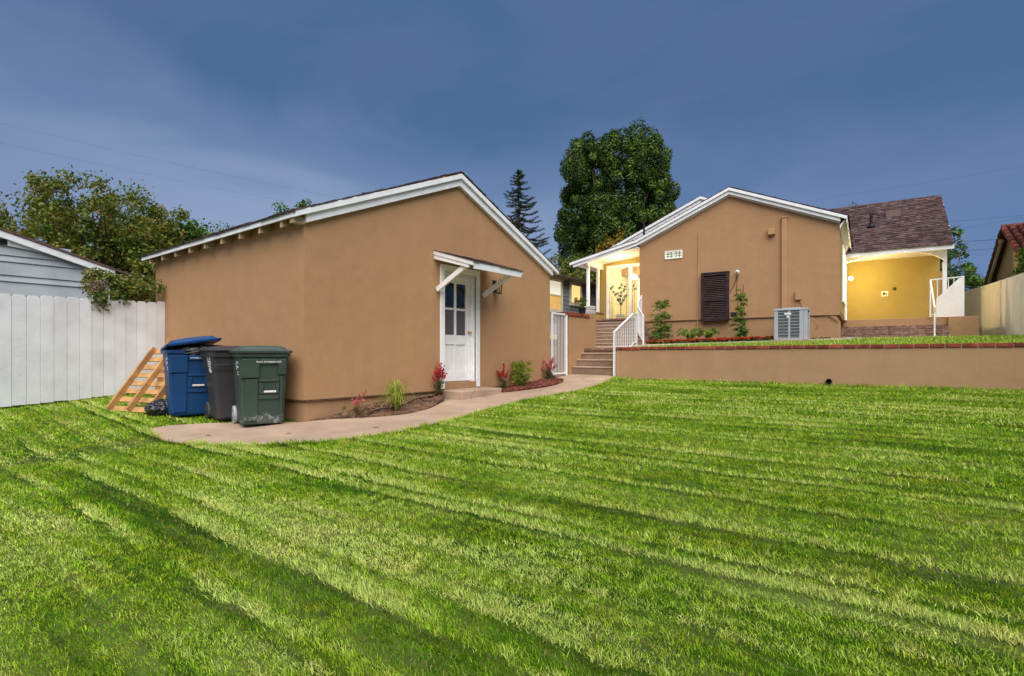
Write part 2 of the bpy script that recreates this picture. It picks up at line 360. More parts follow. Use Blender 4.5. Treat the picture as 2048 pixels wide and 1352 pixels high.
# edges of the mown rows: every pass of the mower leaves a crest of pale cut tips and a short gap, its shade painted in tone
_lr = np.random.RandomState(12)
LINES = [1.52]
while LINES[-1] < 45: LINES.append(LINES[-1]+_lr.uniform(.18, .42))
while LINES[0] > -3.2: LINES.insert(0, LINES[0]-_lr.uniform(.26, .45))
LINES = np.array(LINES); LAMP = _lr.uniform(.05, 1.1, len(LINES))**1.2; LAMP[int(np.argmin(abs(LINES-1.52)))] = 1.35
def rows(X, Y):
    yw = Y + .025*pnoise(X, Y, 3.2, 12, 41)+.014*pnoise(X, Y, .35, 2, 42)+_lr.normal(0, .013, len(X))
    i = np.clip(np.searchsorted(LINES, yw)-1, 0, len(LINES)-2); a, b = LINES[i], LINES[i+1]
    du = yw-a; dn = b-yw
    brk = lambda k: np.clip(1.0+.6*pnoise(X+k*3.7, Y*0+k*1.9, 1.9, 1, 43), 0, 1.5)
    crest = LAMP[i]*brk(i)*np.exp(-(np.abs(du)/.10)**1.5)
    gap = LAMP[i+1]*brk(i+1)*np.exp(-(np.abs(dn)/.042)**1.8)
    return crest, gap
def blades(name, X, Y, Z, ln, wd, rs, label, tint=0):
    n = len(X); az = rs.uniform(0, 2*np.pi, n)
    crest, gap = rows(X, Y)
    d = np.hypot(X, Y); fine = np.clip(d/5, .5, 1.6)
    tuft = pnoise(X, Y, .11, .09, 51)*.6+pnoise(X, Y, .22, .16, 52)*.6
    big = pnoise(X, Y, 1.5, .8, 53); wide = pnoise(X, Y, 5, 1.2, 54); stk = pnoise(X, Y, 2.6, .16, 55)
    tone = .592+.095*tuft+.09*big+.09*wide+.10*stk+.33*crest-.46*gap+rs.normal(0, .075, n)+tint  # crest brightens as if lit, gap darkens as shade, painted into the colour
    m1 = np.exp(-((Y-1.36)/.16)**2)*sst(X, -9, -3.2)                   # long lush dark swath
    m2 = np.exp(-((Y-1.85)/.26)**2)*np.exp(-((X+3.2)/2.2)**2)          # dry pale swath behind it
    m3 = np.exp(-((Y-.15)/.55)**2)*np.exp(-((X+4.3)/1.3)**2)
    m4 = np.exp(-((X+3.5-.25*(Y-6))/.5)**2)*np.exp(-((Y-7)/2.4)**2)
    tone = tone-.26*m1+.20*m2+.30*m3-.06*m4
    ln = ln*np.clip(1+.28*tuft+.5*crest-.25*gap+.15*m1-.1*m3, .45, 2.2)
    lean = np.abs(rs.normal(.55, .40, n)); la = rs.normal(-1.9, 1.3, n)+.6*stk
    dx, dy = np.cos(la)*lean, np.sin(la)*lean
    wx, wy = np.cos(az)*wd/2, np.sin(az)*wd/2
    B = np.stack([X, Y, Z-.004], 1); W = np.stack([wx, wy, 0*wx], 1)
    D = np.stack([dx, dy, np.ones(n)], 1); D /= np.linalg.norm(D, axis=1)[:, None]
    D2 = np.stack([dx*2.3, dy*2.3, np.ones(n)*.8], 1); D2 /= np.linalg.norm(D2, axis=1)[:, None]
    m = B + D*(ln*.55)[:, None]; t = m + D2*(ln*.45)[:, None]
    V = np.stack([B-W, B+W, m+W*.8, m-W*.8, t], 1).reshape(-1, 3)
    i = np.arange(n)*5
    o = npmesh(name, V, np.stack([i, i+1, i+2, i+3], 1), GRASS, None, np.stack([i+3, i+2, i+4], 1))
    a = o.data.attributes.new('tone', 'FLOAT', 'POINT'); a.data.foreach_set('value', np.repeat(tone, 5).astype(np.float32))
    return tag(o, label, 'grass', None, 'stuff')

lawn = sheet('lawn', -60, 60, -16, 110, 1.0, lambda X, Y: ground(X, Y), LAWN); tag(lawn, None, None, kind='structure')
far = MB(); far.box(-900, 900, -900, 900, -1.9, -1.0); tag(far.build('ground', SOIL), None, None, kind='structure')
OUT = smoothline([(-8.30, 2.72), (-7.26, 2.60), (-6.52, 2.77), (-5.97, 3.07), (-5.56, 3.44), (-5.27, 3.91), (-5.13, 4.55), (-5.15, 5.25), (-5.36, 6.4), (-5.45, 7.6), (-5.33, 8.67), (-5.36, 9.74), (-5.60, 10.8), (-5.72, 11.398)])
PATH = OUT + [(-5.72, 11.56), (-7.01, 11.56), (-7.6, 11.42), (-7.6, 10.6), (-7.03, 10.56), (-7.03, 4.27), (-7.6, 3.9), (-8.1, 3.4), (-8.33, 3.0)]
path = flat('path', PATH, ground, CONC, .016, .06); tag(path, None, None, kind='structure')
yard = flat('path', [(-12.9, 10.62), (-7.601, 10.62), (-7.601, 11.42), (-7.3, 11.42), (-7.3, 12.2), (-7.3, 22), (-12.9, 22)], lambda X, Y: ground(X, Y)+.03, CONC, .012, .06); tag(yard, None, None, kind='structure')
yard.name = 'side_path'

rs = np.random.RandomState(5)
ca, sa = math.cos(R(37.6)), math.sin(R(37.6))
def scatter(n, rmax):
    x = rs.uniform(-12, 4, n); y = rs.uniform(-3, 11.38, n); return x, y
GAR = [(-12.4, 4.2), (-7.0, 4.2), (-7.0, 11.4), (-12.4, 11.4)]
Xs, Ys, Ls, Ws = [], [], [], []
for (d0, d1, dens, ll, ww) in ((.6, 2.8, 24000, .023, .0029), (2.8, 4.6, 13000, .026, .0040), (4.6, 7.5, 6800, .030, .0060), (7.5, 16.5, 3400, .033, .0095)):
    n = int(dens*16*14.4); x, y = rs.uniform(-12.2, 3.9, n), rs.uniform(-3, 11.39, n)
    d = np.hypot(x, y); fwd = -sa*x+ca*y; side = ca*x+sa*y
    k = (d >= d0) & (d < d1) & (np.abs(side) < fwd*1.3+1.4) & (fwd > -.2)
    x, y, d = x[k], y[k], d[k]
    k = ~inpoly(x, y, PATH) & ~inpoly(x, y, GAR); x, y = x[k], y[k]
    h = 1+0*x
    Xs.append(x); Ys.append(y); Ls.append(ll*np.clip(h, .4, 1.8)*rs.uniform(.6, 1.25, len(x))); Ws.append(ww*rs.uniform(.7, 1.3, len(x)))
# sparse blades outside the photographed wedge, taller fringe along the edges of the path
n = 260000; x, y = rs.uniform(-12.2, 3.9, n), rs.uniform(-3, 11.39, n); fwd = -sa*x+ca*y; side = ca*x+sa*y
k = ~((np.abs(side) < fwd*1.3+1.4) & (fwd > -.2)) & ~inpoly(x, y, PATH) & ~inpoly(x, y, GAR); x, y = x[k], y[k]
Xs.append(x); Ys.append(y); Ls.append(.034*rs.uniform(.6, 1.3, len(x))); Ws.append(.011*np.ones(len(x)))
op = np.array(OUT); seg = rs.randint(0, len(op)-1, 9000); t = rs.uniform(0, 1, 9000)[:, None]
e = op[seg]*(1-t)+op[seg+1]*t; e[:, 0] += np.abs(rs.normal(0, .03, 9000))+.0; e[:, 1] -= np.abs(rs.normal(0, .02, 9000))
k = ~inpoly(e[:, 0], e[:, 1], PATH); e = e[k]
Xs.append(e[:, 0]); Ys.append(e[:, 1]); Ls.append(rs.uniform(.04, .085, len(e))); Ws.append(rs.uniform(.004, .008, len(e)))
n = 3500; x = rs.uniform(-5.6, 3.9, n); y = 11.38-np.abs(rs.normal(0, .04, n))
Xs.append(x); Ys.append(y); Ls.append(rs.uniform(.05, .10, n)); Ws.append(np.ones(n)*.008)
X, Y = np.concatenate(Xs), np.concatenate(Ys)
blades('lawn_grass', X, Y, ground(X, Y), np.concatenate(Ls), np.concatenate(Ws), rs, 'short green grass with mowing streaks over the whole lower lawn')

# upper terrace
TP = [HW(*p) for p in [(-5.0, 11.2), (4.2, 11.2), (4.2, 34), (-12, 34), (-12, 19.5), (-8.7, 19.5), (-8.7, 12.8), (-6.0, 12.8)]]
tr = sheet('terrace_lawn', -9.0, 6, 11.6, 40, .5, lambda X, Y: np.where(X < -8.6, np.minimum(terrace(X, Y), .9), terrace(X, Y)), LAWN)
# trim the sheet to the right of the stairs
bm = bmesh.new(); bm.from_mesh(tr.data)
bmesh.ops.delete(bm, geom=[v for v in bm.verts if v.co.x < -5.6 and v.co.y < 12.4 or v.co.x < -8.4 and v.co.y < 17.5], context='VERTS'); bm.to_mesh(tr.data); bm.free()
tag(tr, None, None, kind='structure')
SH_ = [(-6.2, 15.2), (-5.0, 16.75), (-3.0, 17.02), (-1.2, 17.12), (-.55, 17.6), (-.2, 19), (.3, 21.3), (2.3, 21.5)]
STRIP = smoothline([HW(*p) for p in SH_])
n = 42000; x = rs.uniform(-5.7, 2.6, n); y = 11.58+rs.uniform(0, 1, n)**1.4*14.5
ax = x*CH+y*SH; by = -x*SH+y*CH
lim = np.interp(ax, [-6.2, -5, -3, -1.2, -.5, .3, 2.3, 2.31, 3.5], [15, 16.6, 16.9, 17.0, 17.4, 21.2, 21.4, 25, 25])
k = (by < lim); x, y = x[k], y[k]
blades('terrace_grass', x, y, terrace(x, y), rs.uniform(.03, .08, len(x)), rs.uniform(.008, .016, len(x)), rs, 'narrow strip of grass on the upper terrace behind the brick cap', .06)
mb = MB()
for i in range(len(STRIP)-1):
    (x0, y0), (x1, y1) = STRIP[i], STRIP[i+1]; mb.beam((x0, y0, float(terrace(x0, y0))+.015), (x1, y1, float(terrace(x1, y1))+.015), .16, .07)
tag(mb.build('edging_strip', M_('pale_concrete', (.55, .49, .40), .9, .1, 4)), 'pale curved concrete edging between terrace grass and flower bed', 'edging')
BED = [HW(*p) for p in [(-6.1, 16.1), (-5.0, 16.85), (-3.0, 17.12), (-1.2, 17.22), (-.7, 17.6), (-.65, 18.36), (-6.6, 18.36)]]
tag(flat('soil_bed', BED, terrace, SOIL, .02), None, None, kind='structure')
LAND = [HW(*p) for p in [(-5.0, 11.9), (-5.0, 16.7), (-6.0, 16.1), (-5.8, 16.4), (-6.6, 18.3), (-8.9, 18.3), (-8.9, 14.0), (-8.2, 14.0), (-8.2, 13.1), (-7.7, 13.1), (-6.2, 12.9)]]
tag(flat('landing', [(-7.2, 12.74), (-5.75, 12.74), (-5.6, 13), (-5.9, 15.5), (-6.6, 16.2), HW(-5.9, 16.5), HW(-8.7, 16.5), (-9.8, 13.2), (-7.2, 13.0)], terrace, CONC, .03, .7), None, None, kind='structure')

# ------------------------------------------------------------------ garage
def strips(mb, u0, u1, zb, top, openings, brk, h0, h1, ax):
    """wall made of upright strips along u, thickness h0..h1, with openings (ua,ub,za,zb)"""
    us = sorted(set([u0, u1] + [b for b in brk if u0 < b < u1] + [x for o in openings for x in o[:2]]))
    for a, b in zip(us[:-1], us[1:]):
        m = (a+b)/2; z0 = zb; cuts = sorted([o for o in openings if o[0] <= m <= o[1]], key=lambda o: o[2])
        for o in cuts:
            if o[2] > z0: mb.prism([(a, z0), (b, z0), (b, o[2]), (a, o[2])], h0, h1, ax)
            z0 = o[3]
        mb.prism([(a, z0), (b, z0), (b, top(b)), (a, top(a))], h0, h1, ax)
def rim(s, n, k=.02):
    return
GX = -7.01; Y0, Y1, YM = 4.25, 10.57, 7.41
gar = thing('garage', 'tan stucco garage with white trim, gable roof and white door', 'garage', (GX, Y0, .2))
gtop = lambda y: 4.56-abs(y-YM)*(1.32/3.16)
mb = MB()
DO = (7.05, 7.93, .71, 2.76)
strips(mb, Y0, Y1, .57, gtop, [DO], [YM], GX, GX-.15, 'x')
strips(mb, -12.48, GX-.15, .57, lambda x: 3.262, [], [], Y0, Y0+.15, 'y')
strips(mb, -12.48, GX-.15, .57, lambda x: 3.262, [], [], Y1, Y1-.15, 'y')
strips(mb, Y0+.15, Y1-.15, .57, gtop, [], [YM], -12.48, -12.33, 'x')
gw = mb.build('wall', STUC, gar)
mb = MB()
for a, b, c, d in ((GX-.03, GX-.15, Y0+.03, DO[0]), (GX-.03, GX-.15, DO[0], DO[1]), (GX-.03, GX-.15, DO[1], Y1-.03)):
    mb.box(b, a, c, d, -.1, .566 if c != DO[0] else .565)
mb.box(-12.45, GX-.15, Y0+.03, Y0+.15, -.1, .566); mb.box(-12.45, GX-.15, Y1-.15, Y1-.03, -.1, .566); mb.box(-12.45, -12.33, Y0+.15, Y1-.15, -.1, .566)
mb.box(-12.33, GX-.15, Y0+.15, Y1-.15, .5, .6)
mb.build('foundation', STUCB, gar)
mb = MB()
mb.box(GX-.004, GX+.012, Y0-.01, DO[0]-.1, .550, .568); mb.box(GX-.004, GX+.012, DO[1]+.1, Y1, .550, .568); mb.box(-12.48, GX+.012, Y0-.012, Y0+.004, .5502, .5682)
mb.build('weep_screed', M_('screed_metal', (.10, .065, .04), .7, .3, 8), gar)
# roof: deck, shingles laid in courses with ragged edges
def shingles(mb, p0, ud, vd, nrm, W, H, cw, ch, seed, th=.014, ragged=.012):
    """courses of single tabs over a rectangle: p0 eave corner, ud along the eave, vd up the slope"""
    r_ = random.Random(seed); ud, vd, nrm = Vector(ud), Vector(vd), Vector(nrm); n = int(math.ceil(H/ch)); p0 = Vector(p0)
    for j in range(n):
        u = -r_.uniform(0, cw)
        while u < W:
            w_ = cw*r_.uniform(.75, 1.3); a, b = max(0, u), min(W, u+w_-.006)
            if b-a > .02:
                lo = j*ch - r_.uniform(0, ragged)*2; hi = min(H, (j+1)*ch+.05); t = th*r_.uniform(.8, 1.7)
                q = [p0+ud*a+vd*lo+nrm*t, p0+ud*b+vd*lo+nrm*t*r_.uniform(.8, 1.1), p0+ud*b+vd*hi+nrm*.003, p0+ud*a+vd*hi+nrm*.003]
                l2 = [p0+ud*a+vd*lo, p0+ud*b+vd*lo]
                mb.add(q+l2, [(0, 1, 2, 3), (4, 5, 1, 0), (4, 0, 3), (5, 2, 1)])
            u += w_
RX0, RX1 = -12.62, -6.90; sl_ = 1.42/3.40
dk = MB(); sh = MB()
for sg, ye in ((-1, 4.06), (1, 10.76)):
    ze = 3.215; yr, zr = YM, 4.655
    v = Vector((0, yr-ye, zr-ze)); H = v.length; v.normalize(); nn = Vector((0, v.z*(sg), abs(v.y))); nn = Vector((0, sg*abs(v.z), abs(v.y)))
    a = Vector((0, ye, ze)); b = Vector((0, yr, zr))
    dk.prism([(a.y, a.z), (b.y, b.z), (b.y, b.z-.035), (a.y, a.z-.035)], RX0, RX1, 'x')
    shingles(sh, Vector((RX0-.02, ye, ze))+nn*.002-v*.03, (1, 0, 0), v, nn, RX1-RX0+.04, H+.03, .30, .14, 3+sg, .02, .01)
for i in range(19): x = RX0+i*.3; sh.prism([(YM-.12, 4.615), (YM, 4.672), (YM+.12, 4.615), (YM+.11, 4.60), (YM, 4.652), (YM-.11, 4.60)], x, x+.30, 'x')
gr = sh.build('roof', SHING, gar); dk.build('roof_deck', M_('brown_deck', (.19, .12, .07), .8), gr)
mb = MB()
for sg, ye in ((-1, 4.05), (1, 10.77)):
    f = lambda y: 4.635-abs(y-YM)*sl_-.006
    e = ye
    mb.prism([(e, f(e)-.005), (YM, f(YM)-.005), (YM, f(YM)-.095), (e, f(e)-.095)], RX1-.04, RX1+.012, 'x')
    e2 = Y0-.01 if sg < 0 else Y1+.02
    mb.prism([(e2, f(e2)-.096), (YM, f(YM)-.096), (YM, f(YM)-.225), (e2, f(e2)-.215)], GX+.002, GX+.075, 'x')
mb.box(RX0, RX1-.045, 4.045, 4.07, 3.135, 3.21); mb.box(RX0, RX1-.045, 10.75, 10.775, 3.135, 3.21)
mb.build('bargeboard', WHITE, gar, .004)
tail = M_('tan_paint', (.47, .34, .20), .7)
for i in range(9):
    x = -7.32-i*.62; mb = MB(); mb.prism([(4.075, 3.182), (Y0-.003, 3.255), (Y0-.003, 3.10), (4.075, 3.045)], x-.028, x+.028, 'x'); mb.build('rafter_tail', tail, gar)
mb = MB(); mb.box(-7.09, -6.98, 4.075, 4.243, 3.07, 3.165); mb.build('rafter_tail', tail, gar)
# door
fr = MB(); fr.box(GX-.02, GX+.03, 6.95, 7.05, .60, 2.88); fr.box(GX-.02, GX+.03, 7.93, 8.03, .60, 2.88); fr.box(GX-.02, GX+.031, 7.05, 7.93, 2.76, 2.88)
fr.box(GX-.15, GX-.021, 7.05, 7.075, .71, 2.76); fr.box(GX-.15, GX-.021, 7.905, 7.93, .71, 2.76); fr.box(GX-.15, GX-.021, 7.075, 7.905, 2.735, 2.76)
door = MB(); DX0, DX1 = GX-.155, GX-.115; ya, yb = 7.08, 7.90
ps = [(7.19, 7.455), (7.505, 7.77)]; pz = [(1.60, 2.075), (2.115, 2.59)]
door.box(DX0, DX1, ya, 7.19, .72, 2.73); door.box(DX0, DX1, 7.77, yb, .72, 2.73); door.box(DX0, DX1, 7.455, 7.505, 1.60, 2.59)
door.box(DX0, DX1, 7.19, 7.77, 2.59, 2.73); door.box(DX0, DX1, 7.19, 7.77, 1.42, 1.60); door.box(DX0, DX1, 7.19, 7.77, .72, .90)
for a, b in ps: door.box(DX0, DX1, a, b, 2.075, 2.115)
door.box(DX0, DX1, 7.455, 7.505, .90, 1.42)
for a, b in ps: door.box(DX0, DX1-.012, a, b, .90, 1.385); door.box(DX0, DX1-.03, a, b, 1.385, 1.42)
do = door.build('door', WHITE, gar, .003); fr.build('door_frame', WHITE, do, .003)
for j, (za, zb) in enumerate(pz):
    for a, b in ps:
        g = MB(); g.box(DX0+.012, DX0+.018, a, b, za, zb); g.build('window_pane', GLASSD if j else FROST, do)
kn = MB(); kn.lathe([(.03, 0), (.03, .006), (.012, .008), (.012, .03), (.026, .04), (.03, .055), (.022, .07), (.004, .075)], 14, (DX1, 7.84, 1.66), 'x'); kn.build('doorknob', BRASS, do, smooth=True)
mb = MB(); mb.box(GX-.16, GX+.02, 7.05, 7.93, .566, .708); mb.build('threshold', STUCB, gar, .005)
# amber shape behind the upper panes; its emission imitates a reflected sunset glow
sh_ = M_('amber_glow', (.75, .20, .03), .7, .3, 12, emit=(1, .24, .02), es=.4)
mb = MB(); mb.prism([(7.15, 2.02), (7.93, 2.02), (7.93, 2.22), (7.87, 2.29), (7.80, 2.22), (7.74, 2.31), (7.66, 2.23), (7.55, 2.20), (7.47, 2.25), (7.38, 2.19), (7.15, 2.22)], GX-.24, GX-.22, 'x'); mb.build('amber_glow_shape', sh_, do)
# awning
aw = MB(); AX = -6.07
zt = lambda x: 3.10-(x-GX)*(.29/.94)
aw.prism([(GX+.002, zt(GX)), (AX, zt(AX)), (AX, zt(AX)-.025), (GX+.002, zt(GX)-.025)], 6.82, 8.15, 'y')
ao = aw.build('awning', WHITE, gar)
mb = MB(); mb.prism([(GX+.003, zt(GX)+.004), (AX+.02, zt(AX+.02)+.004), (AX+.02, zt(AX+.02)-.07), (GX+.003, zt(GX)-.07)], 6.78, 6.82, 'y')
mb.prism([(GX+.003, zt(GX)-.07), (AX-.10, zt(AX-.10)-.07), (AX-.10, zt(AX-.1)-.13), (GX+.003, zt(GX)-.15)], 6.795, 6.835, 'y')
mb.prism([(GX+.003, zt(GX)+.004), (AX+.02, zt(AX+.02)+.004), (AX+.02, zt(AX+.02)-.07), (GX+.003, zt(GX)-.07)], 8.15, 8.19, 'y')
mb.box(AX-.02, AX+.018, 6.822, 8.148, zt(AX)-.125, zt(AX)-.002)
mb.build('fascia', WHITE, ao, .003)
mb = MB(); v = Vector((-(AX-GX), 0, .29)).normalized()
shingles(mb, Vector((AX+.035, 6.765, zt(AX+.035)+.005)), (0, 1, 0), v, (.295, 0, .955), 1.45, 1.01, .25, .14, 11, .008, .010); mb.build('shingles', SHING, ao)
for y in (6.86, 8.13):
    mb = MB(); mb.beam((GX+.02, y, 2.40), (-6.22, y, 2.80), .045, .09); mb.build('bracket', WHITE, ao, .003)

# lantern beside the door
LY = 8.50
la = thing('wall_lantern', 'small black wall lantern on the garage beside the white door', 'lantern', (GX, LY, 2.55))
mb = MB(); mb.box(GX+.002, GX+.022, LY-.055, LY+.055, 2.50, 2.75); mb.tube([(GX+.02, LY, 2.66), (GX+.07, LY, 2.70), (GX+.13, LY, 2.69)], .008); mb.build('back_plate', DARK, la, .004)
mb = MB(); c = (GX+.14, LY, 0)
mb.lathe([(.075, 2.655), (.07, 2.665), (.045, 2.69), (.02, 2.70), (.012, 2.705), (.02, 2.72), (.006, 2.735), (.008, 2.77), (.002, 2.775)], 8, c); mb.build('cap', DARK, la)
mb = MB()
for k in range(6):
    a = k*math.pi/3; mb.tube([(c[0]+.06*math.cos(a), LY+.06*math.sin(a), 2.655), (c[0]+.045*math.cos(a), LY+.045*math.sin(a), 2.49)], .004, 4)
mb.lathe([(.05, 2.47), (.055, 2.475), (.055, 2.487), (.05, 2.49)], 8, c); mb.build('cage', DARK, la)
mb = MB(); mb.lathe([(.042, 2.49), (.056, 2.655)], 8, c); mb.build('glass', GLASS, la)

# doorstep
st = MB(); st.prism([(7.0, .30), (8.12, .30), (8.12, .585), (7.0, .575)], GX-.02, -6.50, 'x')
o = st.build('doorstep', CONC, None, .02); tag(o, 'worn concrete doorstep under the white garage door', 'step')

# beds against the garage
def bedz(x, y): return ground(x, y)+.03
flatb = flat('soil_bed', smoothline([(-7.035, 4.34), (-6.8, 4.66), (-6.42, 5.02), (-6.2, 5.46), (-6.3, 6.0), (-6.55, 6.45), (-6.75, 6.8), (-7.035, 6.98)], 3), lambda x, y: ground(x, y)+.035+.10*float(sst(-x, 6.35, 7.0)*sst(y, 4.6, 5.6)), SOIL, 0, .08)
tag(flatb, None, None, kind='structure')
MUL = smoothline([(-7.035, 8.16), (-6.62, 8.14), (-6.40, 8.6), (-6.27, 9.3), (-6.30, 9.9), (-6.55, 10.38), (-7.035, 10.62)], 3)
tag(flat('mulch_soil', MUL, lambda x, y: ground(x, y)+.02, M_('dark_soil', (.09, .04, .028), 1), 0, .06), None, None, kind='structure')
mb = MB(); r_ = random.Random(4)
for i in range(2600):
    x, y = r_.uniform(-7.03, -6.2), r_.uniform(8.12, 10.65)
    if not inpoly(np.array([x]), np.array([y]), MUL)[0]: continue
    a = r_.uniform(0, 3.14); l, w_ = r_.uniform(.02, .05), r_.uniform(.008, .02); z = float(ground(x, y))+.02+r_.uniform(.004, .04)
    dx, dy = math.cos(a)*l, math.sin(a)*l; tz = r_.uniform(-.012, .012)
    mb.beam((x-dx/1, y-dy/1, z-tz), (x+dx/1, y+dy/1, z+tz), w_, .006)
o = mb.build('wood_mulch', MULCH); tag(o, 'red wood chip mulch in the curved bed beside the gate', 'mulch', None, 'stuff')
mb = MB()
for i in range(700):
    x, y = r_.uniform(-7.03, -6.2), r_.uniform(4.3, 6.98)
    if not inpoly(np.array([x]), np.array([y]), [(-7.035, 4.34), (-6.8, 4.66), (-6.42, 5.02), (-6.2, 5.46), (-6.3, 6.0), (-6.55, 6.45), (-6.75, 6.8), (-7.035, 6.98)])[0]: continue
    s = r_.uniform(.006, .025); z = float(ground(x, y))+.035+.10*float(sst(-x, 6.35, 7.0)*sst(y, 4.6, 5.6))
    mb.lathe([(s*.5, -s*.4), (s, 0), (s*.6, s*.5)], 5, (x, y, z))
o = mb.build('soil_clods', SOIL); tag(o, 'loose brown soil clods in the bed against the garage', 'soil', None, 'stuff')
mb = MB(); pts = [(-6.45, 4.92), (-6.6, 5.2), (-6.55, 5.6), (-6.75, 6.1), (-6.8, 6.6), (-6.95, 6.95)]
mb.tube([(x, y, float(ground(x, y))+.065+.09*float(sst(-x, 6.35, 7.0)*sst(y, 4.6, 5.6))) for x, y in smoothline(pts, 5)], .009)
tag(mb.build('drip_hose', DARK, smooth=True), 'thin black drip irrigation hose lying in the soil bed', 'hose')

for (lx, ly, la_, nm) in ((-7.15, 3.02, .4, 'curled brown leaf on the path in front of the green bin'), (-6.3, 3.6, 2.0, 'small dry leaf on the path below the garage corner'), (-5.6, 4.4, 1.0, 'tiny dry leaf near the lawn edge of the path')):
    mb = MB(); mb.tube([(lx-.05*math.cos(la_), ly-.05*math.sin(la_), float(ground(lx, ly))+.024), (lx, ly, float(ground(lx, ly))+.034), (lx+.05*math.cos(la_), ly+.06*math.sin(la_), float(ground(lx, ly))+.022)], [.001, .006, .001], 5); tag(mb.build('dry_leaf', SOIL), nm, 'leaf')
# ------------------------------------------------------------------ gate, garden wall, steps, retaining wall
gt = thing('iron_gate', 'narrow white barred iron gate between garage and garden wall', 'gate', (GX, 10.62, .72))
mb = MB()
for y in (10.66, 11.27): mb.box(GX-.02, GX+.02, y-.02, y+.02, .74, 2.24)
mb.box(GX-.02, GX+.02, 10.68, 11.25, .76, .80); mb.box(GX-.02, GX+.02, 10.68, 11.25, 2.20, 2.24); gf = mb.build('frame', WMETAL, gt)
for i in range(8):
    y = 10.745+i*.064; mb = MB(); mb.box(GX-.005, GX+.005, y-.005, y+.005, .80, 2.20); mb.build('bar', WMETAL, gt)
mb = MB(); mb.box(GX-.03, GX+.03, 11.27, 11.31, .70, 2.25); mb.build('gate_post', WMETAL, gt)
lf = thing('low_fence', 'pale cream rail fence seen through the bars of the white gate', 'fence', (-9.2, 12, .74))
for z in (1.28, 1.72):
    mb = MB(); mb.box(-9.22, -9.18, 10.7, 16, z, z+.15); mb.build('rail', M_('cream_paint', (.66, .56, .33), .6), lf)
mb = MB(); mb.box(-9.26, -9.221, 10.7, 16, .7, 1.28); mb.box(-9.26, -9.221, 10.7, 16, 1.87, 2.2); mb.build('panel', M_('grey_panel', (.33, .34, .36), .8), lf)

gwl = thing('garden_wall', 'tan stucco garden wall with brick cap between gate and steps', 'wall', (GX, 12, .7))
mb = MB(); mb.box(GX-.25, GX, 11.42, 12.72, .5, 2.20); mb.box(GX-.28, GX-.06, 11.32, 11.42, .5, 2.24); mb.build('wall', STUC, gwl, .012)
mb = MB(); mb.box(GX-.27, GX+.0, 12.45, 12.70, 2.203, 2.31); mb.build('end_block', STUC, gwl, .01)
def bricks(mb, p0, p1, w_, h, L_, gap, seed, up=(0, 0, 1), jit=.004):
    r_ = random.Random(seed); p0, p1 = Vector(p0), Vector(p1); d = (p1-p0); n = max(1, int(round(d.length/L_))); d = d/n
    for i in range(n):
        j = Vector((0, 0, r_.uniform(-jit, jit))); g = d.normalized()*gap/2
        mb.beam(p0+d*i+g+j, p0+d*(i+1)-g+j+Vector((0, 0, r_.uniform(-jit, jit)*.5)), w_, h)
mb = MB(); bricks(mb, (GX-.12, 11.22, 2.245), (GX-.12, 12.42, 2.245), .30, .085, .105, .012, 2); cap = mb.build('brick_cap', BRICK, gwl, .006)

ST = thing('lower_steps', 'four tan concrete steps beside the white rail post', 'steps', (-6.4, 11.6, .7))
ys = [11.58, 11.80, 12.02, 12.20]; zs = [.91, 1.085, 1.25, 1.335]; zp = .5
for i in range(4):
    mb = MB(); y1 = 12.7 if i == 3 else ys[i+1]+.02
    mb.box(-7.008, -5.602, ys[i], y1 if i == 3 else 12.6-.001*i, zp, zs[i]); o = mb.build('step', CONC2, ST, .012)
    if i < 3: mb = MB(); mb.box(-7.006, -5.604, ys[i]-.018, ys[i+1]+.01, zs[i]+.001, zs[i]+.028); mb.build('nosing', NOSE, ST, .008)
    zp = zs[i]+.0
mb = MB(); bricks(mb, (-7.0, 12.26, 1.37), (-5.61, 12.26, 1.37), .2, .065, .2, .01, 5); mb.build('brick_nosing', BRICK2, ST, .006)

RW = thing('retaining_wall', 'long tan stucco retaining wall with red brick cap', 'wall', (-1, 11.4, .5))
mb = MB(); mb.box(-5.60, 4.2, 11.4, 11.6, .2, 1.338); mb.box(-5.72, -5.60, 11.4, 12.72, .2, 1.337); mb.build('wall', STUC if False else STUCR, RW, .01)
mb = MB(); bricks(mb, (-5.74, 11.485, 1.374), (4.2, 11.485, 1.378), .215, .064, .205, .014, 9, jit=.003); bricks(mb, (-5.665, 11.6, 1.374), (-5.665, 12.7, 1.374), .15, .064, .2, .014, 10); mb.build('brick_cap', BRICK, RW, .009)
mb = MB(); mb.box(-5.70, 4.2, 11.395, 11.59, 1.3385, 1.392); mb.build('mortar', MORTAR, RW)
mb = MB(); mb.lathe([(.048, 0), (.048, -.09), (.040, -.09), (.040, .05)], 18, (-1.40, 11.4, .735), 'y'); mb.build('drain_pipe', DARK, RW, smooth=False)

ra = thing('stair_railing', 'white metal railing with balusters rising along the lower steps', 'railing', (-5.66, 11.37, .7))
PX = -5.735
mb = MB(); mb.box(PX-.02, PX+.02, 11.33, 11.37, .72, 1.75); mb.build('post', WMETAL, ra)
mb = MB(); mb.box(PX-.02, PX+.02, 12.54, 12.58, 1.41, 2.25); mb.build('post', WMETAL, ra)
mb = MB(); mb.beam((PX, 11.33, 1.75), (PX, 12.36, 2.245), .045, .03); mb.beam((PX, 12.35, 2.25), (PX, 12.60, 2.25), .045, .03); mb.build('handrail', WMETAL, ra)
mb = MB(); mb.beam((PX, 11.37, 1.42), (PX, 12.2, 1.42), .025, .02); mb.beam((PX, 12.2, 1.42), (PX, 12.40, 1.53), .03, .03); mb.beam((PX, 12.40, 1.53), (PX, 12.54, 1.54), .03, .03); mb.build('bottom_rail', WMETAL, ra)
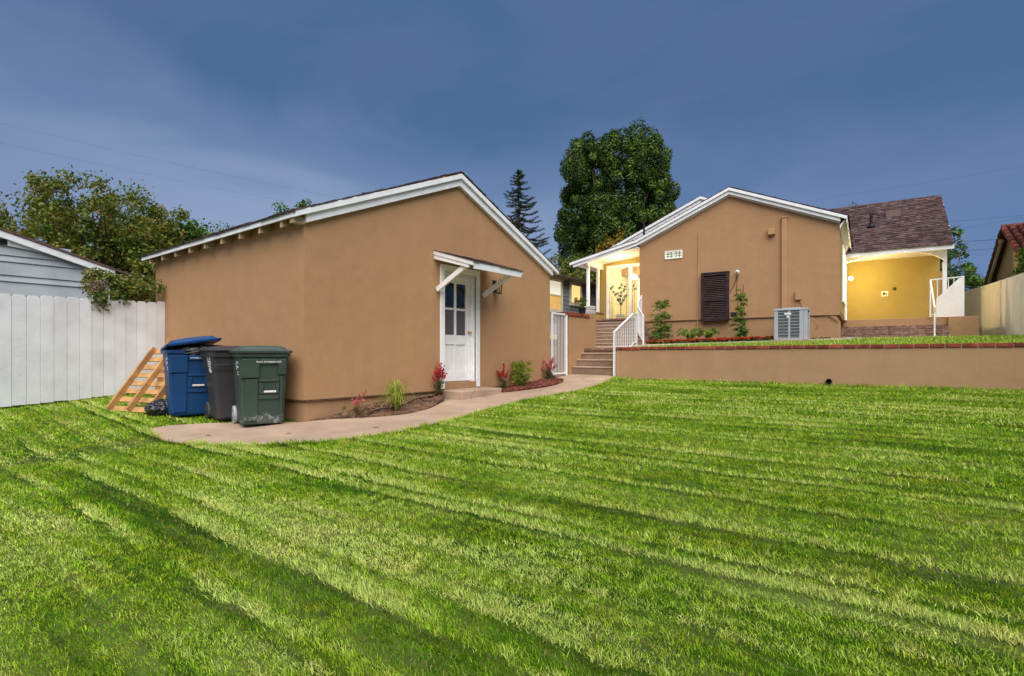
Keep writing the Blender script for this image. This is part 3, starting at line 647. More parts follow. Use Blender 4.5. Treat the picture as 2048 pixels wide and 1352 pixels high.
for i in range(11):
    y = 11.45+i*.1; z = 1.745+.48*(y-11.33) if y < 12.36 else 2.24; zb = 1.42 if y < 12.2 else 1.50
    mb = MB(); mb.box(PX-.008, PX+.008, y-.008, y+.008, zb, z); mb.build('baluster', WMETAL, ra)

# upper steps (house frame)
US = thing('upper_steps', 'seven lamplit tan steps rising to the lit porch', 'steps', (-7.3, 16.4, 1.45), True)
RC = [(16.3, -5.85), (17.34, -6.40), (18.4, -6.63)]
for i in range(8):
    b0 = 16.38+i*.275; xr = np.interp(b0, [r[0] for r in RC], [r[1] for r in RC])+.03
    if i == 7: b0 = 18.32
    z1 = 1.46+(i+1)*.1335
    mb = MB(); mb.box(-8.72, xr, b0, 19.7 if i == 7 else 18.6-.002*i, 1.2+.0 if i == 0 else z1-.134, z1); mb.build('step', CONC2, US, .01)
    if i < 7: mb = MB(); mb.box(-8.70, xr-.005, b0-.018, b0+.265, z1+.001, z1+.024); mb.build('nosing', NOSE, US, .007)
    if i == 7: mb = MB(); bricks(mb, (-8.7, 18.30, z1+.004), (-6.72, 18.30, z1+.004), .1, .06, .2, .01, 5); mb.build('brick_nosing', BRICK2, US, .005)
rb = thing('curved_railing', 'white curved metal railing beside the upper steps', 'railing', (-5.85, 16.3, 1.45), True)
C3 = smoothline([(-5.82, 16.25), (-6.12, 16.75), (-6.42, 17.4), (-6.58, 17.95), (-6.62, 18.3)], 5); nC = len(C3)
hz = lambda t: 2.44+.88*t; mb = MB(); mb.tube([(x, y, hz(i/(nC-1))+.05*math.sin(i/(nC-1)*3.1)) for i, (x, y) in enumerate(C3)], .022, 8); mb.build('handrail', WMETAL, rb, smooth=True)
mb = MB(); mb.tube([(x, y, hz(i/(nC-1))-.80) for i, (x, y) in enumerate(C3)], .013, 6); mb.build('bottom_rail', WMETAL, rb, smooth=True)
for i, (x, y) in enumerate(C3):
    t = i/(nC-1)
    if i in (0, nC-1): mb = MB(); mb.box(x-.022, x+.022, y-.022, y+.022, 1.45 if i == 0 else 2.4, hz(t)+.01); mb.build('post', WMETAL, rb)
    else: mb = MB(); mb.box(x-.008, x+.008, y-.008, y+.008, hz(t)-.80, hz(t)); mb.build('baluster', WMETAL, rb)

# ------------------------------------------------------------------ main house (house frame: x right along the gable wall, y away)
HS = thing('house', 'tan stucco house with white-trimmed gable, lamplit porches and brown shingle roof', 'house', (-3.68, 18.34, 1.5), True)
HY_ = 18.34; HL, HR, HM = -6.71, -.65, -3.68
htop = lambda x: 5.17-abs(x-HM)*(1.26/3.03)+0.0
htop = lambda x: 5.17+1.22-abs(x-HM)*(1.26/3.03)
WO = (-5.80, -5.20, 4.52, 4.80)
mb = MB(); strips(mb, HL, HR, 2.41, htop, [WO], [HM], HY_, HY_+.18, 'y')
strips(mb, HY_+.18, 25.3, 2.41, lambda y: 4.99, [(19.7, 21.2, 2.9, 4.6)], [], HR-.18, HR, 'x')
mb.box(HL, HL+.18, HY_+.18, 30, 2.41, 5.0)
mb.box(-3.6, 2.75, 29.8, 30, 1.5, 4.9)
hw = mb.build('wall', STUC, HS)
mb = MB(); mb.box(HL+.16, HR-.10, HY_+.03, HY_+.18, 1.1, 2.405); mb.box(HL+.16, HL+.3, HY_+.18, 30, 1.1, 2.405); mb.box(HR-.18, HR-.10, HY_+.18, 25.3, 1.1, 2.405)
mb.prism([(HR-.0985, 1.2), (HR-.0, 1.2), (HR-.0, 2.2), (HR-.0985, 2.41)], HY_+.04, HY_+.7, 'y')
mb.build('foundation', STUCB, HS)
mb = MB(); mb.box(HL+.1, -.95, HY_-.012, HY_+.005, 2.392, 2.412); mb.beam((-.95, HY_-.003, 2.402), (-.68, HY_-.003, 2.19), .018, .02); mb.build('weep_screed', bpy.data.materials['screed_metal'], HS)
# gable wing roof
zr_, sl2 = 6.60, .425
rt = lambda x: zr_-abs(x-HM)*sl2
def slab(mb, pts, y0, y1, t): # pts in (x,z) along slope
    mb.prism(pts+[(x, z-t) for x, z in reversed(pts)], y0, y1, 'y')
FY0 = 18.16
xl, xk, xr_ = -9.38, -6.75, -.46
zk = rt(xk); zl = zk-(xk-xl)*.215
dk = MB(); slab(dk, [(xl, zl), (xk, zk), (HM, zr_)], FY0, 21.4, .05); dk2 = dk
slab(dk, [(xk, rt(xk)), (HM, zr_)], 21.4, 30.2, .05)
slab(dk, [(HM, zr_), (xr_, rt(xr_))], FY0, 26.0, .05)
sh = MB()
v = Vector((-(HM-xr_), 0, zr_-rt(xr_))).normalized(); v = Vector((HM-xr_, 0, zr_-rt(xr_))); Hh = v.length; v.normalize()
shingles(sh, Vector((xr_+.03, FY0-.02, rt(xr_)+.004)), (0, 1, 0), v, (v.z, 0, -v.x), 7.9, Hh, .30, .16, 31, .02, .012)
v = Vector((HM-xk, 0, zr_-zk)); Hh = v.length; v.normalize()
shingles(sh, Vector((xk, FY0-.02, zk+.004)), (0, 1, 0), v, (-v.z, 0, v.x), 11.9, Hh, .30, .16, 32, .02, .012)
v = Vector((xk-xl, 0, zk-zl)); Hh = v.length; v.normalize()
shingles(sh, Vector((xl-.02, FY0-.02, zl+.004)), (0, 1, 0), v, (-v.z, 0, v.x), 3.3, Hh, .30, .16, 33, .02, .012)
for i in range(40): y = FY0-.02+i*.29; sh.prism([(HM-.14, zr_-.055), (HM, zr_+.03), (HM+.14, zr_-.055), (HM+.13, zr_-.07), (HM, zr_), (HM-.13, zr_-.07)], y, y+.31, 'y')
roof = sh.build('roof', SHING, HS); dk.build('roof_deck', WHITE, roof)
mb = MB()
def rake(mb, pts, y0, y1, d0, d1):
    top = [(x, z-d0) for x, z in pts]; bot = [(x, z-d1) for x, z in pts]
    for i in range(len(pts)-1): mb.prism([top[i], top[i+1], bot[i+1], bot[i]], y0, y1, 'y')
rp = [(xl, zl), (xk, zk), (HM, zr_), (xr_, rt(xr_))]
rake(mb, rp, FY0-.03, FY0, .008, .10); rake(mb, [(-9.25, zl+.02), (xk, zk), (HM, zr_), (HR+.02, rt(HR+.02))], FY0+.02, FY0+.06, .10, .21)
rake(mb, [(HL, rt(HL)), (HM, zr_), (HR, rt(HR))], HY_-.03, HY_-.002, .06, .245)
mb.box(xr_-.03, xr_, FY0+.01, 23.2, rt(xr_)-.17, rt(xr_)-.01)
mb.build('bargeboard', WHITE, HS, .004)
mb = MB(); mb.prism([(HR+.002, 4.90), (xr_-.032, rt(xr_)-.07), (xr_-.032, rt(xr_)-.05), (HR+.002, 5.0)], FY0+.07, 23.2, 'y'); mb.build('eave_soffit', WHITE, HS)
# left porch
PB = 19.7; PL = -8.74
mb = MB(); mb.prism([(PL-.05, zl+.09), (HL-.002, 5.02), (HL-.002, 5.05), (PL-.05, zl+.12)], FY0+.07, PB, 'y'); mb.build('porch_ceiling', WHITE, HS)
mb = MB(); mb.box(PL-.10, PL+.06, 18.25, PB, zl-.13, zl+.12); mb.prism([(-9.3, zl-.07), (PL-.10, zl+.02), (PL-.10, zl+.07), (-9.3, zl-.02)], 18.2, 21.3, 'y'); mb.build('beam', WHITE, HS, .005)
for y in (18.42, 19.30):
    mb = MB(); mb.box(PL-.05, PL+.05, y-.05, y+.05, 2.9, zl-.13); mb.build('column', WHITE, HS, .005)
mb = MB(); mb.box(PL-.10, PL+.05, 18.36, PB, 1.2, 2.85); mb.build('porch_wall', YWALL, HS)
mb = MB(); mb.box(PL-.13, PL+.08, 18.34, PB, 2.852, 2.90); mb.build('sill', BRICK2, HS, .006)
gl = (-8.44, -7.62, -7.52, -6.98)
mb = MB(); mb.box(PL-.1, -8.55, PB, PB+.12, 2.5, 5.0); mb.box(-8.55, HL-.001, PB, PB+.12, 4.74, 5.1); mb.build('porch_back_wall', YWALL, HS)
gd = MB(); z0, z1 = 2.53, 4.74
for a, b in ((-8.55, -8.44), (-7.62, -7.50), (-6.98, -6.72)): gd.box(a, b, PB-.03, PB+.08, z0, z1)
gd.box(-8.44, -7.62, PB-.03, PB+.08, z1-.10, z1); gd.box(-7.50, -6.98, PB-.03, PB+.08, z1-.10, z1); gd.box(-8.44, -7.62, PB-.03, PB+.08, z0, z0+.07); gd.box(-7.5, -6.98, PB-.03, PB+.08, z0, z0+.07)
gdo = gd.build('glass_door', WHITE, HS, .004)
mb = MB(); mb.box(-8.44, -7.62, PB+.02, PB+.028, z0+.07, z1-.1); mb.box(-7.5, -6.98, PB+.02, PB+.028, z0+.07, z1-.1); mb.build('window_pane', GLASS, gdo)
mb = MB(); LEAD = M_('lead', (.25, .24, .2), .5)
for x in (-8.33, -7.73, -7.40, -7.08): mb.box(x-.006, x+.006, PB+.008, PB+.018, z0+.07, z1-.1)
for z in (z0+.2, z1-.25): mb.box(-8.44, -7.62, PB+.0075, PB+.0185, z-.006, z+.006); mb.box(-7.5, -6.98, PB+.0075, PB+.0185, z-.006, z+.006)
mb.build('muntin', LEAD, gdo)
# lit room behind the porch glass
ROOM = M_('pale_room_paint_glow', (.74, .70, .50), .8, .05, emit=(1, .86, .52), es=.03)  # faint warm emission in the wall paint imitates the room's lamplight
mb = MB(); mb.box(-8.7, -6.0, 22.4, 22.5, 2.5, 5.0); mb.box(-8.8, -8.7, PB+.13, 22.4, 2.5, 5.0); mb.box(-6.0, -5.9, PB+.13, 22.4, 2.5, 5.0); mb.box(-8.8, -5.9, PB+.13, 22.5, 4.95, 5.0); mb.box(-8.8, -5.9, PB+.13, 22.5, 2.40, 2.5)
mb.build('interior_wall', ROOM, HS)
mb = MB(); mb.box(-8.25, -7.55, 22.36, 22.398, 3.4, 4.55); mb.build('interior_window', M_('bright_blind', (.8, .8, .72), .8, .02, emit=(1, .95, .8), es=.3), HS)
def lamp(name, loc, e, col, size=.1, house=True):
    l = bpy.data.lights.new(name, 'POINT'); l.energy = e; l.color = col; l.shadow_soft_size = size
    o = bpy.data.objects.new(name, l); COL.objects.link(o); x, y = HW(loc[0], loc[1]) if house else loc[:2]; o.location = (x, y, loc[2]); return o
lamp('room_light', (-7.4, 21.0, 4.6), 26, (1, .80, .48))
WARM = (1, .72, .30)
lamp('porch_light', (-7.7, 18.95, 4.35), 15, (1, .74, .36), .12)
mb = MB(); mb.lathe([(.10, 4.93), (.10, 4.90), (.07, 4.86), (.02, 4.845)], 16, (-7.7, 18.95, 0)); mb.build('ceiling_lamp', M_('lit_globe', (.8, .8, .7), emit=(1, .8, .45), es=2), HS, smooth=True)
# small lit window
wf = MB(); a, b, c, d = WO
for q in ((a, b, c, c+.035), (a, b, d-.035, d), (a, a+.035, c+.035, d-.035), (b-.035, b, c+.035, d-.035), ((a+b)/2-.02, (a+b)/2+.02, c+.035, d-.035)): wf.box(q[0], q[1], HY_-.03, HY_+.05, q[2], q[3])
wo = wf.build('window', WHITE, HS, .003)
mb = MB(); mb.box(a+.035, b-.035, HY_+.03, HY_+.036, c+.035, d-.035); mb.build('window_pane', M_('lit_frosted_pane', (.6, .62, .5), .3, .1, emit=(.95, 1, .66), es=.17), wo)
mb = MB()
for x in (a+.10, a+.21, b-.11, b-.22): mb.box(x-.011, x+.011, HY_+.015, HY_+.029, c+.035, d-.035)
for z in (c+.10, d-.10): mb.box(a+.035, (a+b)/2-.02, HY_+.0155, HY_+.0285, z-.01, z+.01); mb.box((a+b)/2+.02, b-.035, HY_+.0155, HY_+.0285, z-.01, z+.01)
mb.build('muntin', M_('dark_grid', (.12, .13, .11)), wo)
# louvred shutter box
BR = M_('dark_brown_paint', (.032, .018, .020), .55, .3, 8)
x0, x1, z0, z1 = -4.55, -3.70, 2.34, 3.90
mb = MB(); yf = HY_-.17
mb.box(x0, x0+.09, yf, HY_-.002, z0, z1); mb.box(x1-.09, x1, yf, HY_-.002, z0, z1); mb.box(x0+.09, x1-.09, yf, HY_-.002, z1-.08, z1); mb.box(x0+.09, x1-.09, yf, HY_-.002, z0, z0+.10); mb.box(x0+.09, x1-.09, yf+.002, HY_-.002, 2.98, 3.10)
mb.box(x0-.01, x1+.02, yf-.01, HY_-.002, z1, z1+.03); mb.box(x0+.09, x1-.09, HY_-.05, HY_-.04, z0+.1, z1-.08)
so_ = mb.build('shutter', BR, HS, .004)
mb = MB()
for za, zb in ((z0+.10, 2.98), (3.10, z1-.08)):
    n = int((zb-za)/.058)
    for i in range(n):
        z = za+.03+i*.058; mb.prism([(yf+.01, z-.022), (yf+.055, z+.018), (yf+.055, z+.028), (yf+.01, z-.012)], x0+.09, x1-.09, 'x')
mb.build('louvre', M_('louvre_brown', (.065, .038, .036), .5, .3, 8), so_)
for nm, q in (('vent', (-6.02, -5.62, 2.47, 2.60)), ('vent', (-3.66, -3.46, 2.47, 2.61))):
    mb = MB(); mb.box(q[0], q[1], HY_-.012, HY_+.01, q[2], q[3])
    for i in range(5): z = q[2]+.015+i*(q[3]-q[2]-.02)/5; mb.box(q[0]+.01, q[1]-.01, HY_-.018, HY_-.0125, z, z+.008)
    mb.build(nm, M_('vent_screen', (.05, .04, .025), .7), HS)
STD = stucco('tan_paint_trim', (.46, .265, .135), .4)
mb = MB(); mb.box(-2.17, -2.02, HY_-.10, HY_-.002, 2.25, 5.42); mb.box(-2.19, -2.0, HY_-.12, HY_-.002, 5.42, 5.45); mb.build('downspout', STD, HS, .01)
mb = MB(); mb.tube([(-4.70, HY_-.02, 2.1), (-4.69, HY_-.02, 3.6), (-4.66, HY_-.02, 5.33)], .016, 8); mb.build('conduit', STD, HS)
mb = MB(); mb.prism([(HY_-.002, 5.16), (HY_-.15, 5.12), (HY_-.15, 4.95), (HY_-.002, 4.95)], -2.55, -2.35, 'x'); mb.build('vent_hood', STD, HS, .006)
mb = MB(); mb.box(-1.80, -1.64, HY_-.10, HY_-.002, 2.90, 3.16); mb.tube([(-1.76, HY_-.05, 2.9), (-1.78, HY_-.05, 2.75), (-1.78, HY_-.05, 2.45)], .015); mb.tube([(-1.68, HY_-.05, 2.9), (-1.60, HY_-.05, 2.72), (-1.55, HY_-.12, 2.5)], .015); mb.build('electrical_box', STD, HS, .006)
# back gable
bx = -5.38; bt = lambda x: 7.40-abs(x-bx)*.425
mb = MB(); mb.prism([(-9.6, bt(-9.6)-.1), (bx, 7.3), (-3.9, bt(-3.9)-.1), (-3.9, 5.5), (-6.7, 4.6), (-9.6, 4.6)], 21.62, 21.8, 'y'); mb.build('back_gable_wall', STUC, HS)
dk = MB(); sh = MB()
for s in (-1, 1):
    xe = bx+s*4.6 if s < 0 else bx+1.6
    slab(dk, [(xe, bt(xe)), (bx, 7.40)], 21.4, 28, .05)
    v = Vector((bx-xe, 0, 7.40-bt(xe))); Hh = v.length; v.normalize()
    shingles(sh, Vector((xe, 21.38, bt(xe)+.004)), (0, 1, 0), v, (abs(v.z)*s, 0, abs(v.x)), 6.6, Hh, .3, .16, 40+s, .02, .012)
rf2 = sh.build('back_roof', SHING, HS); dk.build('roof_deck', WHITE, rf2)
mb = MB(); rake(mb, [(bx-4.6, bt(bx-4.6)), (bx, 7.40), (bx+1.6, bt(bx+1.6))], 21.36, 21.4, .008, .11); rake(mb, [(bx-4.6, bt(bx-4.6)), (bx, 7.40), (bx+1.6, bt(bx+1.6))], 21.42, 21.5, .11, .30); mb.build('bargeboard', WHITE, rf2, .004)
mb = MB(); mb.tube([(-7.35, 20.6, 5.0), (-7.35, 20.6, 6.55)], .04, 10); mb.build('vent_pipe', DARK, roof)
# right cross wing with arched porch
RA, RE = 22.95, 2.40
zE, zR_, yR = 4.93, 7.44, 26.6
dk = MB(); dk.prism([(RA, zE), (yR, zR_), (30.2, 4.85), (30.2, 4.80), (yR, zR_-.05), (RA, zE-.05)], -3.4, RE, 'x')
sh = MB(); v = Vector((0, yR-RA, zR_-zE)); Hh = v.length; v.normalize()
shingles(sh, Vector((-3.4, RA-.03, zE+.004)), (1, 0, 0), v, (0, -v.z, v.y), 5.82, Hh, .26, .155, 55, .022, .02)
for i in range(20): x = -3.4+i*.29; sh.prism([(yR-.12, zR_-.07), (yR, zR_+.035), (yR+.12, zR_-.07), (yR, zR_)], x, min(x+.31, RE+.02), 'x')
wr = sh.build('wing_roof', SHING, HS); dk.build('roof_deck', WHITE, wr)
mb = MB(); rr = [(RA, zE), (yR, zR_), (30.2, 4.85)]
for i in range(2): mb.prism([(rr[i][0], rr[i][1]-.004), (rr[i+1][0], rr[i+1][1]-.004), (rr[i+1][0], rr[i+1][1]-.16), (rr[i][0], rr[i][1]-.16)], RE+.001, RE+.03, 'x')
mb.box(HR+.002, RE, RA, RA+.03, zE-.16, zE-.012); mb.build('bargeboard', WHITE, wr, .004)
mb = MB(); mb.tube([(.15, 24.65, 6.0), (.15, 24.65, 6.62)], .05, 10); mb.lathe([(.16, 6.12), (.06, 6.24)], 12, (.15, 24.65, 0)); mb.build('vent_pipe', DARK, wr)
mb = MB(); zz = 6.55; mb.prism([(25.15, 6.36), (25.5, 6.68), (25.5, 6.88), (25.42, 6.86)], .62, 1.10, 'x'); mb.build('roof_vent', M_('rust_vent', (.11, .058, .05), .7), wr)
# arch beam
A0, A1 = -.648, 2.28
xs = [A0+(A1-A0)*i/24 for i in range(25)]
def arch(x):
    t = (x-A0)/(A1-.18-A0); return 4.90-.22*max(0, 1-t/.42)**2 - (.5*max(0, (t-.80)/.2)**2 if t < 1 else .5)
mb = MB()
for a, b in zip(xs[:-1], xs[1:]): mb.prism([(a, min(arch(a), 4.9)), (b, min(arch(b), 4.9)), (b, 4.93+.0), (a, 4.93)], 23.3, 23.5, 'y')
o = mb; mb = MB()
X_ = [A0]+xs[1:-2]
lowz = lambda x: 4.84-.20*((0.95-x)/1.6)**2 if x < .95 else 4.84-.44*((x-.95)/1.33)**3
for a, b in zip(xs[:-1], xs[1:]): mb.prism([(a, lowz(a)), (b, lowz(b)), (b, 4.95), (a, 4.95)], 23.3, 23.5, 'y')
mb.build('arch', WHITE, HS, .003)
mb = MB(); mb.box(A0, 2.3, 23.5, 25.3, 4.94, 4.99); mb.build('porch_ceiling', WHITE, HS)
mb = MB(); mb.box(2.17, 2.28, 23.34, 23.46, 2.5, 4.42); mb.build('column', WHITE, HS, .006)
mb = MB(); mb.box(A0+.001, 2.26, 25.3, 25.45, 2.3, 5.2); mb.box(2.20, 2.26, 25.45, 29.8, 1.5, 4.9); mb.build('porch_back_wall', YWALL, HS)
mb = MB(); mb.box(A0+.002, A0+.012, 18.6, 25.29, 2.50, 4.93); mb.build('porch_side_wall', YWALL, HS)
for (ya, yb) in ((19.7, 21.2), (21.9, 22.9)):
    za, zb = (2.95, 4.6) if ya < 20 else (2.5, 4.6)
    mb = MB(); mb.box(A0+.013, A0+.055, ya-.07, ya, za-.06, zb+.07); mb.box(A0+.013, A0+.055, yb, yb+.07, za-.06, zb+.07); mb.box(A0+.013, A0+.055, ya, yb, zb, zb+.07); mb.box(A0+.013, A0+.055, ya, yb, za-.06, za)
    o = mb.build('window' if ya < 20 else 'side_door', WHITE, HS, .004)
    mb = MB(); mb.box(A0+.013, A0+.03, ya, yb, za, zb); mb.build('window_pane' if ya < 20 else 'door_leaf', WHITE if ya > 20 else M_('lit_pane', (.6, .55, .4), .2, emit=(1, .8, .45), es=.8), o)
mb = MB(); mb.lathe([(.005, .0), (.055, .03), (.06, .09), (.04, .13), (.01, .14)], 14, (A0+.16, 23.9, 4.05)); wl = mb.build('porch_lamp', M_('porch_globe', (.9, .9, .8), emit=(1, .85, .5), es=28), HS, smooth=True)
mb = MB(); mb.box(A0+.013, A0+.03, 23.86, 23.94, 4.0, 4.18); mb.tube([(A0+.03, 23.9, 4.17), (A0+.16, 23.9, 4.22), (A0+.16, 23.9, 4.18)], .01); mb.build('bracket', DARK, wl)
lamp('side_porch_light', (A0+.36, 23.85, 4.08), 34, (1, .80, .34), .07)
for (x0, x1, z0, z1) in ((.48, .70, 3.51, 3.71),):
    mb = MB(); mb.box(x0, x1, 25.27, 25.298, z0, z1); o = mb.build('switch_plate', WHITE, HS, .004)
    mb = MB(); mb.box(x0+.04, x1-.09, 25.262, 25.269, z0+.05, z1-.05); mb.box(x1-.075, x1-.04, 25.262, 25.269, z0+.05, z1-.09); mb.build('socket', M_('brown_socket', (.12, .08, .03)), o)
mb = MB(); mb.lathe([(.06, 0), (.055, -.05), (.02, -.07)], 12, (.88, 25.298, 3.79), 'y'); mb.build('door_chime', M_('bronze', (.16, .12, .06), .4, metal=.6), HS, smooth=True)
# porch floor and brick steps
PS = thing('brick_steps', 'wide brown brick steps below the ochre arched porch', 'steps', (.7, 22, 1.7), True)
mb = MB(); mb.box(-.72, 2.20, 22.35, 25.3, 1.3, 2.475); mb.build('porch_floor', STUCB, PS, .01)
mb = MB(); mb.box(2.20, 2.95, 22.2, 25.3, 1.3, 2.47); mb.build('side_block', STUCB, PS, .01)
for i, (y, z0, z1) in enumerate(((22.02, 1.9, 2.16), (21.72, 1.6, 1.97))):
    mb = MB(); mb.box(-.76-.03*i, 2.19, y+.02, 22.34-.005*i, z0-.2, z1-.062); mb.build('step', MORTAR, PS)
    mb = MB(); bricks(mb, (-.78-.03*i, y+.11, z1-.03), (2.19, y+.11, z1-.03), .22, .062, .2, .012, 60+i); bricks(mb, (-.78-.03*i, y+.05, z1-.13), (2.19, y+.05, z1-.13), .1, .11, .2, .012, 70+i); mb.build('brick_tread', BRICK2, PS, .008)
mb = MB(); bricks(mb, (-.76, 22.34, 2.20), (2.19, 22.34, 2.20), .1, .06, .2, .01, 75); mb.build('brick_nosing', BRICK2, PS, .006)
r3 = thing('porch_railing', 'white metal railing on the brown block beside the arched porch', 'railing', (2.2, 22.3, 2.47), True)
a, b = (1.75, 22.27), (2.58, 22.27)
mb = MB(); mb.box(a[0]-.02, a[0]+.02, 22.25, 22.29, 2.48, 3.70); mb.build('post', WMETAL, r3)
mb = MB(); mb.box(b[0]-.025, b[0]+.025, 22.245, 22.295, 2.475, 3.76); mb.build('post', WMETAL, r3)
mb = MB(); mb.box(1.78, 1.82, 21.55, 21.59, 1.75, 2.72); mb.build('post', WMETAL, r3)
mb = MB(); mb.beam((a[0], 22.27, 3.70), (b[0], 22.27, 3.74), .04, .035); mb.beam((a[0], 22.26, 3.69), (1.80, 21.57, 2.74), .04, .04); mb.beam((1.80, 21.57, 2.74), (1.80, 21.57, 2.6), .04, .04); mb.build('handrail', WMETAL, r3)
for x in (1.93, 2.07, 2.21, 2.35): mb = MB(); mb.box(x-.01, x+.01, 22.26, 22.28, 2.56, 3.72); mb.build('baluster', WMETAL, r3)
mb = MB(); mb.beam((a[0], 22.27, 2.56), (b[0], 22.27, 2.56), .025, .02); mb.build('bottom_rail', WMETAL, r3)
sw = MB(); sw.prism([(1.93, 2.48), (2.62, 2.48), (2.62, 3.76), (2.52, 3.74), (2.30, 3.50), (1.95, 3.12)], 22.75, 22.87, 'y'); o = sw.build('porch_parapet', WSTUC, PS, .01)
# camera, cables
sc1 = thing('security_camera', 'small white security camera with hanging cables right of the louvred shutter', 'camera', (-3.45, 18.34, 3.86), True)
mb = MB(); mb.lathe([(.06, 0), (.06, -.03), (.03, -.035)], 14, (-3.45, HY_, 3.90), 'y'); mb.build('mount', WMETAL, sc1, smooth=False)
mb = MB(); mb.lathe([(.02, 0), (.045, -.02), (.05, -.10), (.04, -.13)], 14, (-3.44, HY_-.05, 3.85), 'y'); mb.build('housing', M_('grey_plastic', (.45, .47, .48), .4), sc1)
mb = MB(); mb.lathe([(.025, 0), (.015, -.01)], 10, (-3.44, HY_-.18, 3.85), 'y'); mb.build('lens', DARK, sc1)
mb = MB(); mb.tube(smoothline([(-3.45, HY_-.02, 3.82), (-3.47, HY_-.03, 3.3), (-3.42, HY_-.03, 2.8), (-3.40, HY_-.03, 2.42)], 4), .008, 5); mb.tube(smoothline([(-3.45, HY_-.02, 3.80), (-3.55, HY_-.03, 3.5), (-3.66, HY_-.04, 3.28)], 4), .008, 5); mb.build('cable', BR, sc1)

# air conditioner
ac = thing('air_conditioner', 'grey outdoor air conditioning unit on a pad by the tan wall', 'air conditioner', (-1.77, 16.9, 1.62), True)
ACM = M_('grey_enamel', (.40, .42, .45), .45, .05, 6); ACD = M_('condenser_fin', (.045, .05, .055), .6, .3, 60)
x0, x1, y0, y1, z0, z1 = -2.20, -1.36, 16.85, 17.6, 1.66, 2.54
mb = MB(); mb.box(x0-.08, x1+.08, y0-.08, y1+.05, 1.48, 1.655); mb.build('pad', CONC, ac, .01)
mb = MB(); mb.box(x0+.06, x1-.06, y0+.03, y1-.03, z0+.03, z1-.05); mb.build('coil', ACD, ac)
mb = MB()
for (xa, ya) in ((x0, y0), (x1-.10, y0), (x0, y1-.1), (x1-.10, y1-.1)): mb = MB(); mb.box(xa, xa+.10, ya, ya+.10, z0, z1-.06); mb.build('corner_post', ACM, ac, .012)
mb = MB()
mb.box(x1-.20, x1-.10, y0+.001, y0+.02, z0+.04, z1-.06); mb.build('front_panel', ACM, ac, .004)
mb = MB(); mb.box(x0+.10, x1-.1, y0+.002, y0+.1, z0, z0+.04); mb.build('base', ACM, ac, .004)
mb = MB(); mb.box((x0+x1)/2-.06, (x0+x1)/2-.01, y0+.003, y0+.02, z0+.04, z1-.06); mb.build('divider', ACM, ac, .004)
mb = MB(); mb.box(x0-.01, x1+.01, y0-.012, y1+.01, z1-.06, z1); mb.lathe([(.34, z1), (.33, z1+.02), (.05, z1+.03)], 24, ((x0+x1)/2, (y0+y1)/2, 0)); mb.build('lid', ACM, ac, .015)
mb = MB()
for i in range(9): z = z0+.06+i*.088; mb.box(x0+.10, x1-.2, y0+.008, y0+.018, z, z+.014); mb.box(x0+.012, x0+.026, y0+.1, y1-.1, z, z+.014)
for i in range(22):
    x = x0+.115+i*.0245
    mb.box(x, x+.004, y0+.013, y0+.02, z0+.04, z1-.06)
mb.build('grille', ACM, ac)
mb = MB(); mb.box(-1.93, -1.76, y0-.012, y0+.0, 2.36, 2.41); mb.box(-1.88, -1.81, y0-.012, y0+.0, 2.28, 2.33); mb.build('badge', WMETAL, ac, .004)
mb = MB(); mb.tube(smoothline([(x1-.02, 17.2, 2.3), (x1+.12, 17.25, 2.22), (x1+.22, 17.3, 2.05), (x1+.12, 17.35, 1.92), (x1-.05, 17.3, 1.88)], 5), .015, 6); mb.build('refrigerant_line', STD, ac, smooth=True)

# boundary wall
bw = thing('boundary_wall', 'long white stucco boundary wall running back on the right side', 'wall', (2.2, 20.8, 1.6))
P = [(1.22, 29.3), (1.63, 26.25), (2.2, 20.76), (3.1, 12.4), (3.6, 8)]; ZT = [3.87, 3.76, 3.55, 3.20, 3.0]
mb = MB()
for i in range(len(P)-1):
    (xa, ya), (xb, yb) = P[i], P[i+1]; t_ = .2; g_ = .004 if i == 0 else 0
    mb.add([(xa, ya, .3), (xb, yb+g_, .3), (xb+t_, yb+g_, .3), (xa+t_, ya, .3), (xa, ya, ZT[i]), (xb, yb+g_, ZT[i+1]), (xb+t_, yb+g_, ZT[i+1]), (xa+t_, ya, ZT[i])],
           [(0, 3, 2, 1), (4, 5, 6, 7), (0, 1, 5, 4), (1, 2, 6, 5), (2, 3, 7, 6), (3, 0, 4, 7)])
mb.build('wall', WSTUC, bw, .01)
mb = MB(); mb.box(1.575, 1.60, 26.0, 28.9, 1.6, 2.25); mb.build('patch', M_('grey_patch', (.33, .31, .27), .9, .2), bw)

# ------------------------------------------------------------------ fence and left neighbour
fe = thing('white_fence', 'tall white dog-eared board fence left of the garage', 'fence', (-11.6, 1.6, .3))
mb = MB(); r_ = random.Random(8)
p0 = Vector((-12.02, 4.28, 0)); dr = Vector((-11.39, .80, 0))-p0; Lf = 14.0; dr.normalize(); n = int(Lf/.185); nr = Vector((dr.y, -dr.x, 0))
if nr.x < 0: nr = -nr
for i in range(n):
    a = p0+dr*(i*.185+.002); b = p0+dr*((i+1)*.185-.002-.0035); m = (a+b)/2
    zb = max(.0, float(ground(m.x, m.y)))+.035+r_.uniform(-.012, .012); zt = 2.27-.033*i*.185-.0*i+r_.uniform(-.012, .012); th = r_.uniform(0, .006)
    c = .035
    v = [(a, zb), (b, zb), (b, zt-c), (b-dr*c, zt), (a+dr*c, zt), (a, zt-c)]
    vs = [tuple(q+nr*(.009+th)+Vector((0, 0, z))) for q, z in v] + [tuple(q-nr*.009+Vector((0, 0, z))) for q, z in v]
    mb.add(vs, [(0, 1, 2, 3, 4, 5), (11, 10, 9, 8, 7, 6)]+[(k, (k+1) % 6, 6+(k+1) % 6, 6+k) for k in range(6)])
mb.build('boards', WFENCE, fe)
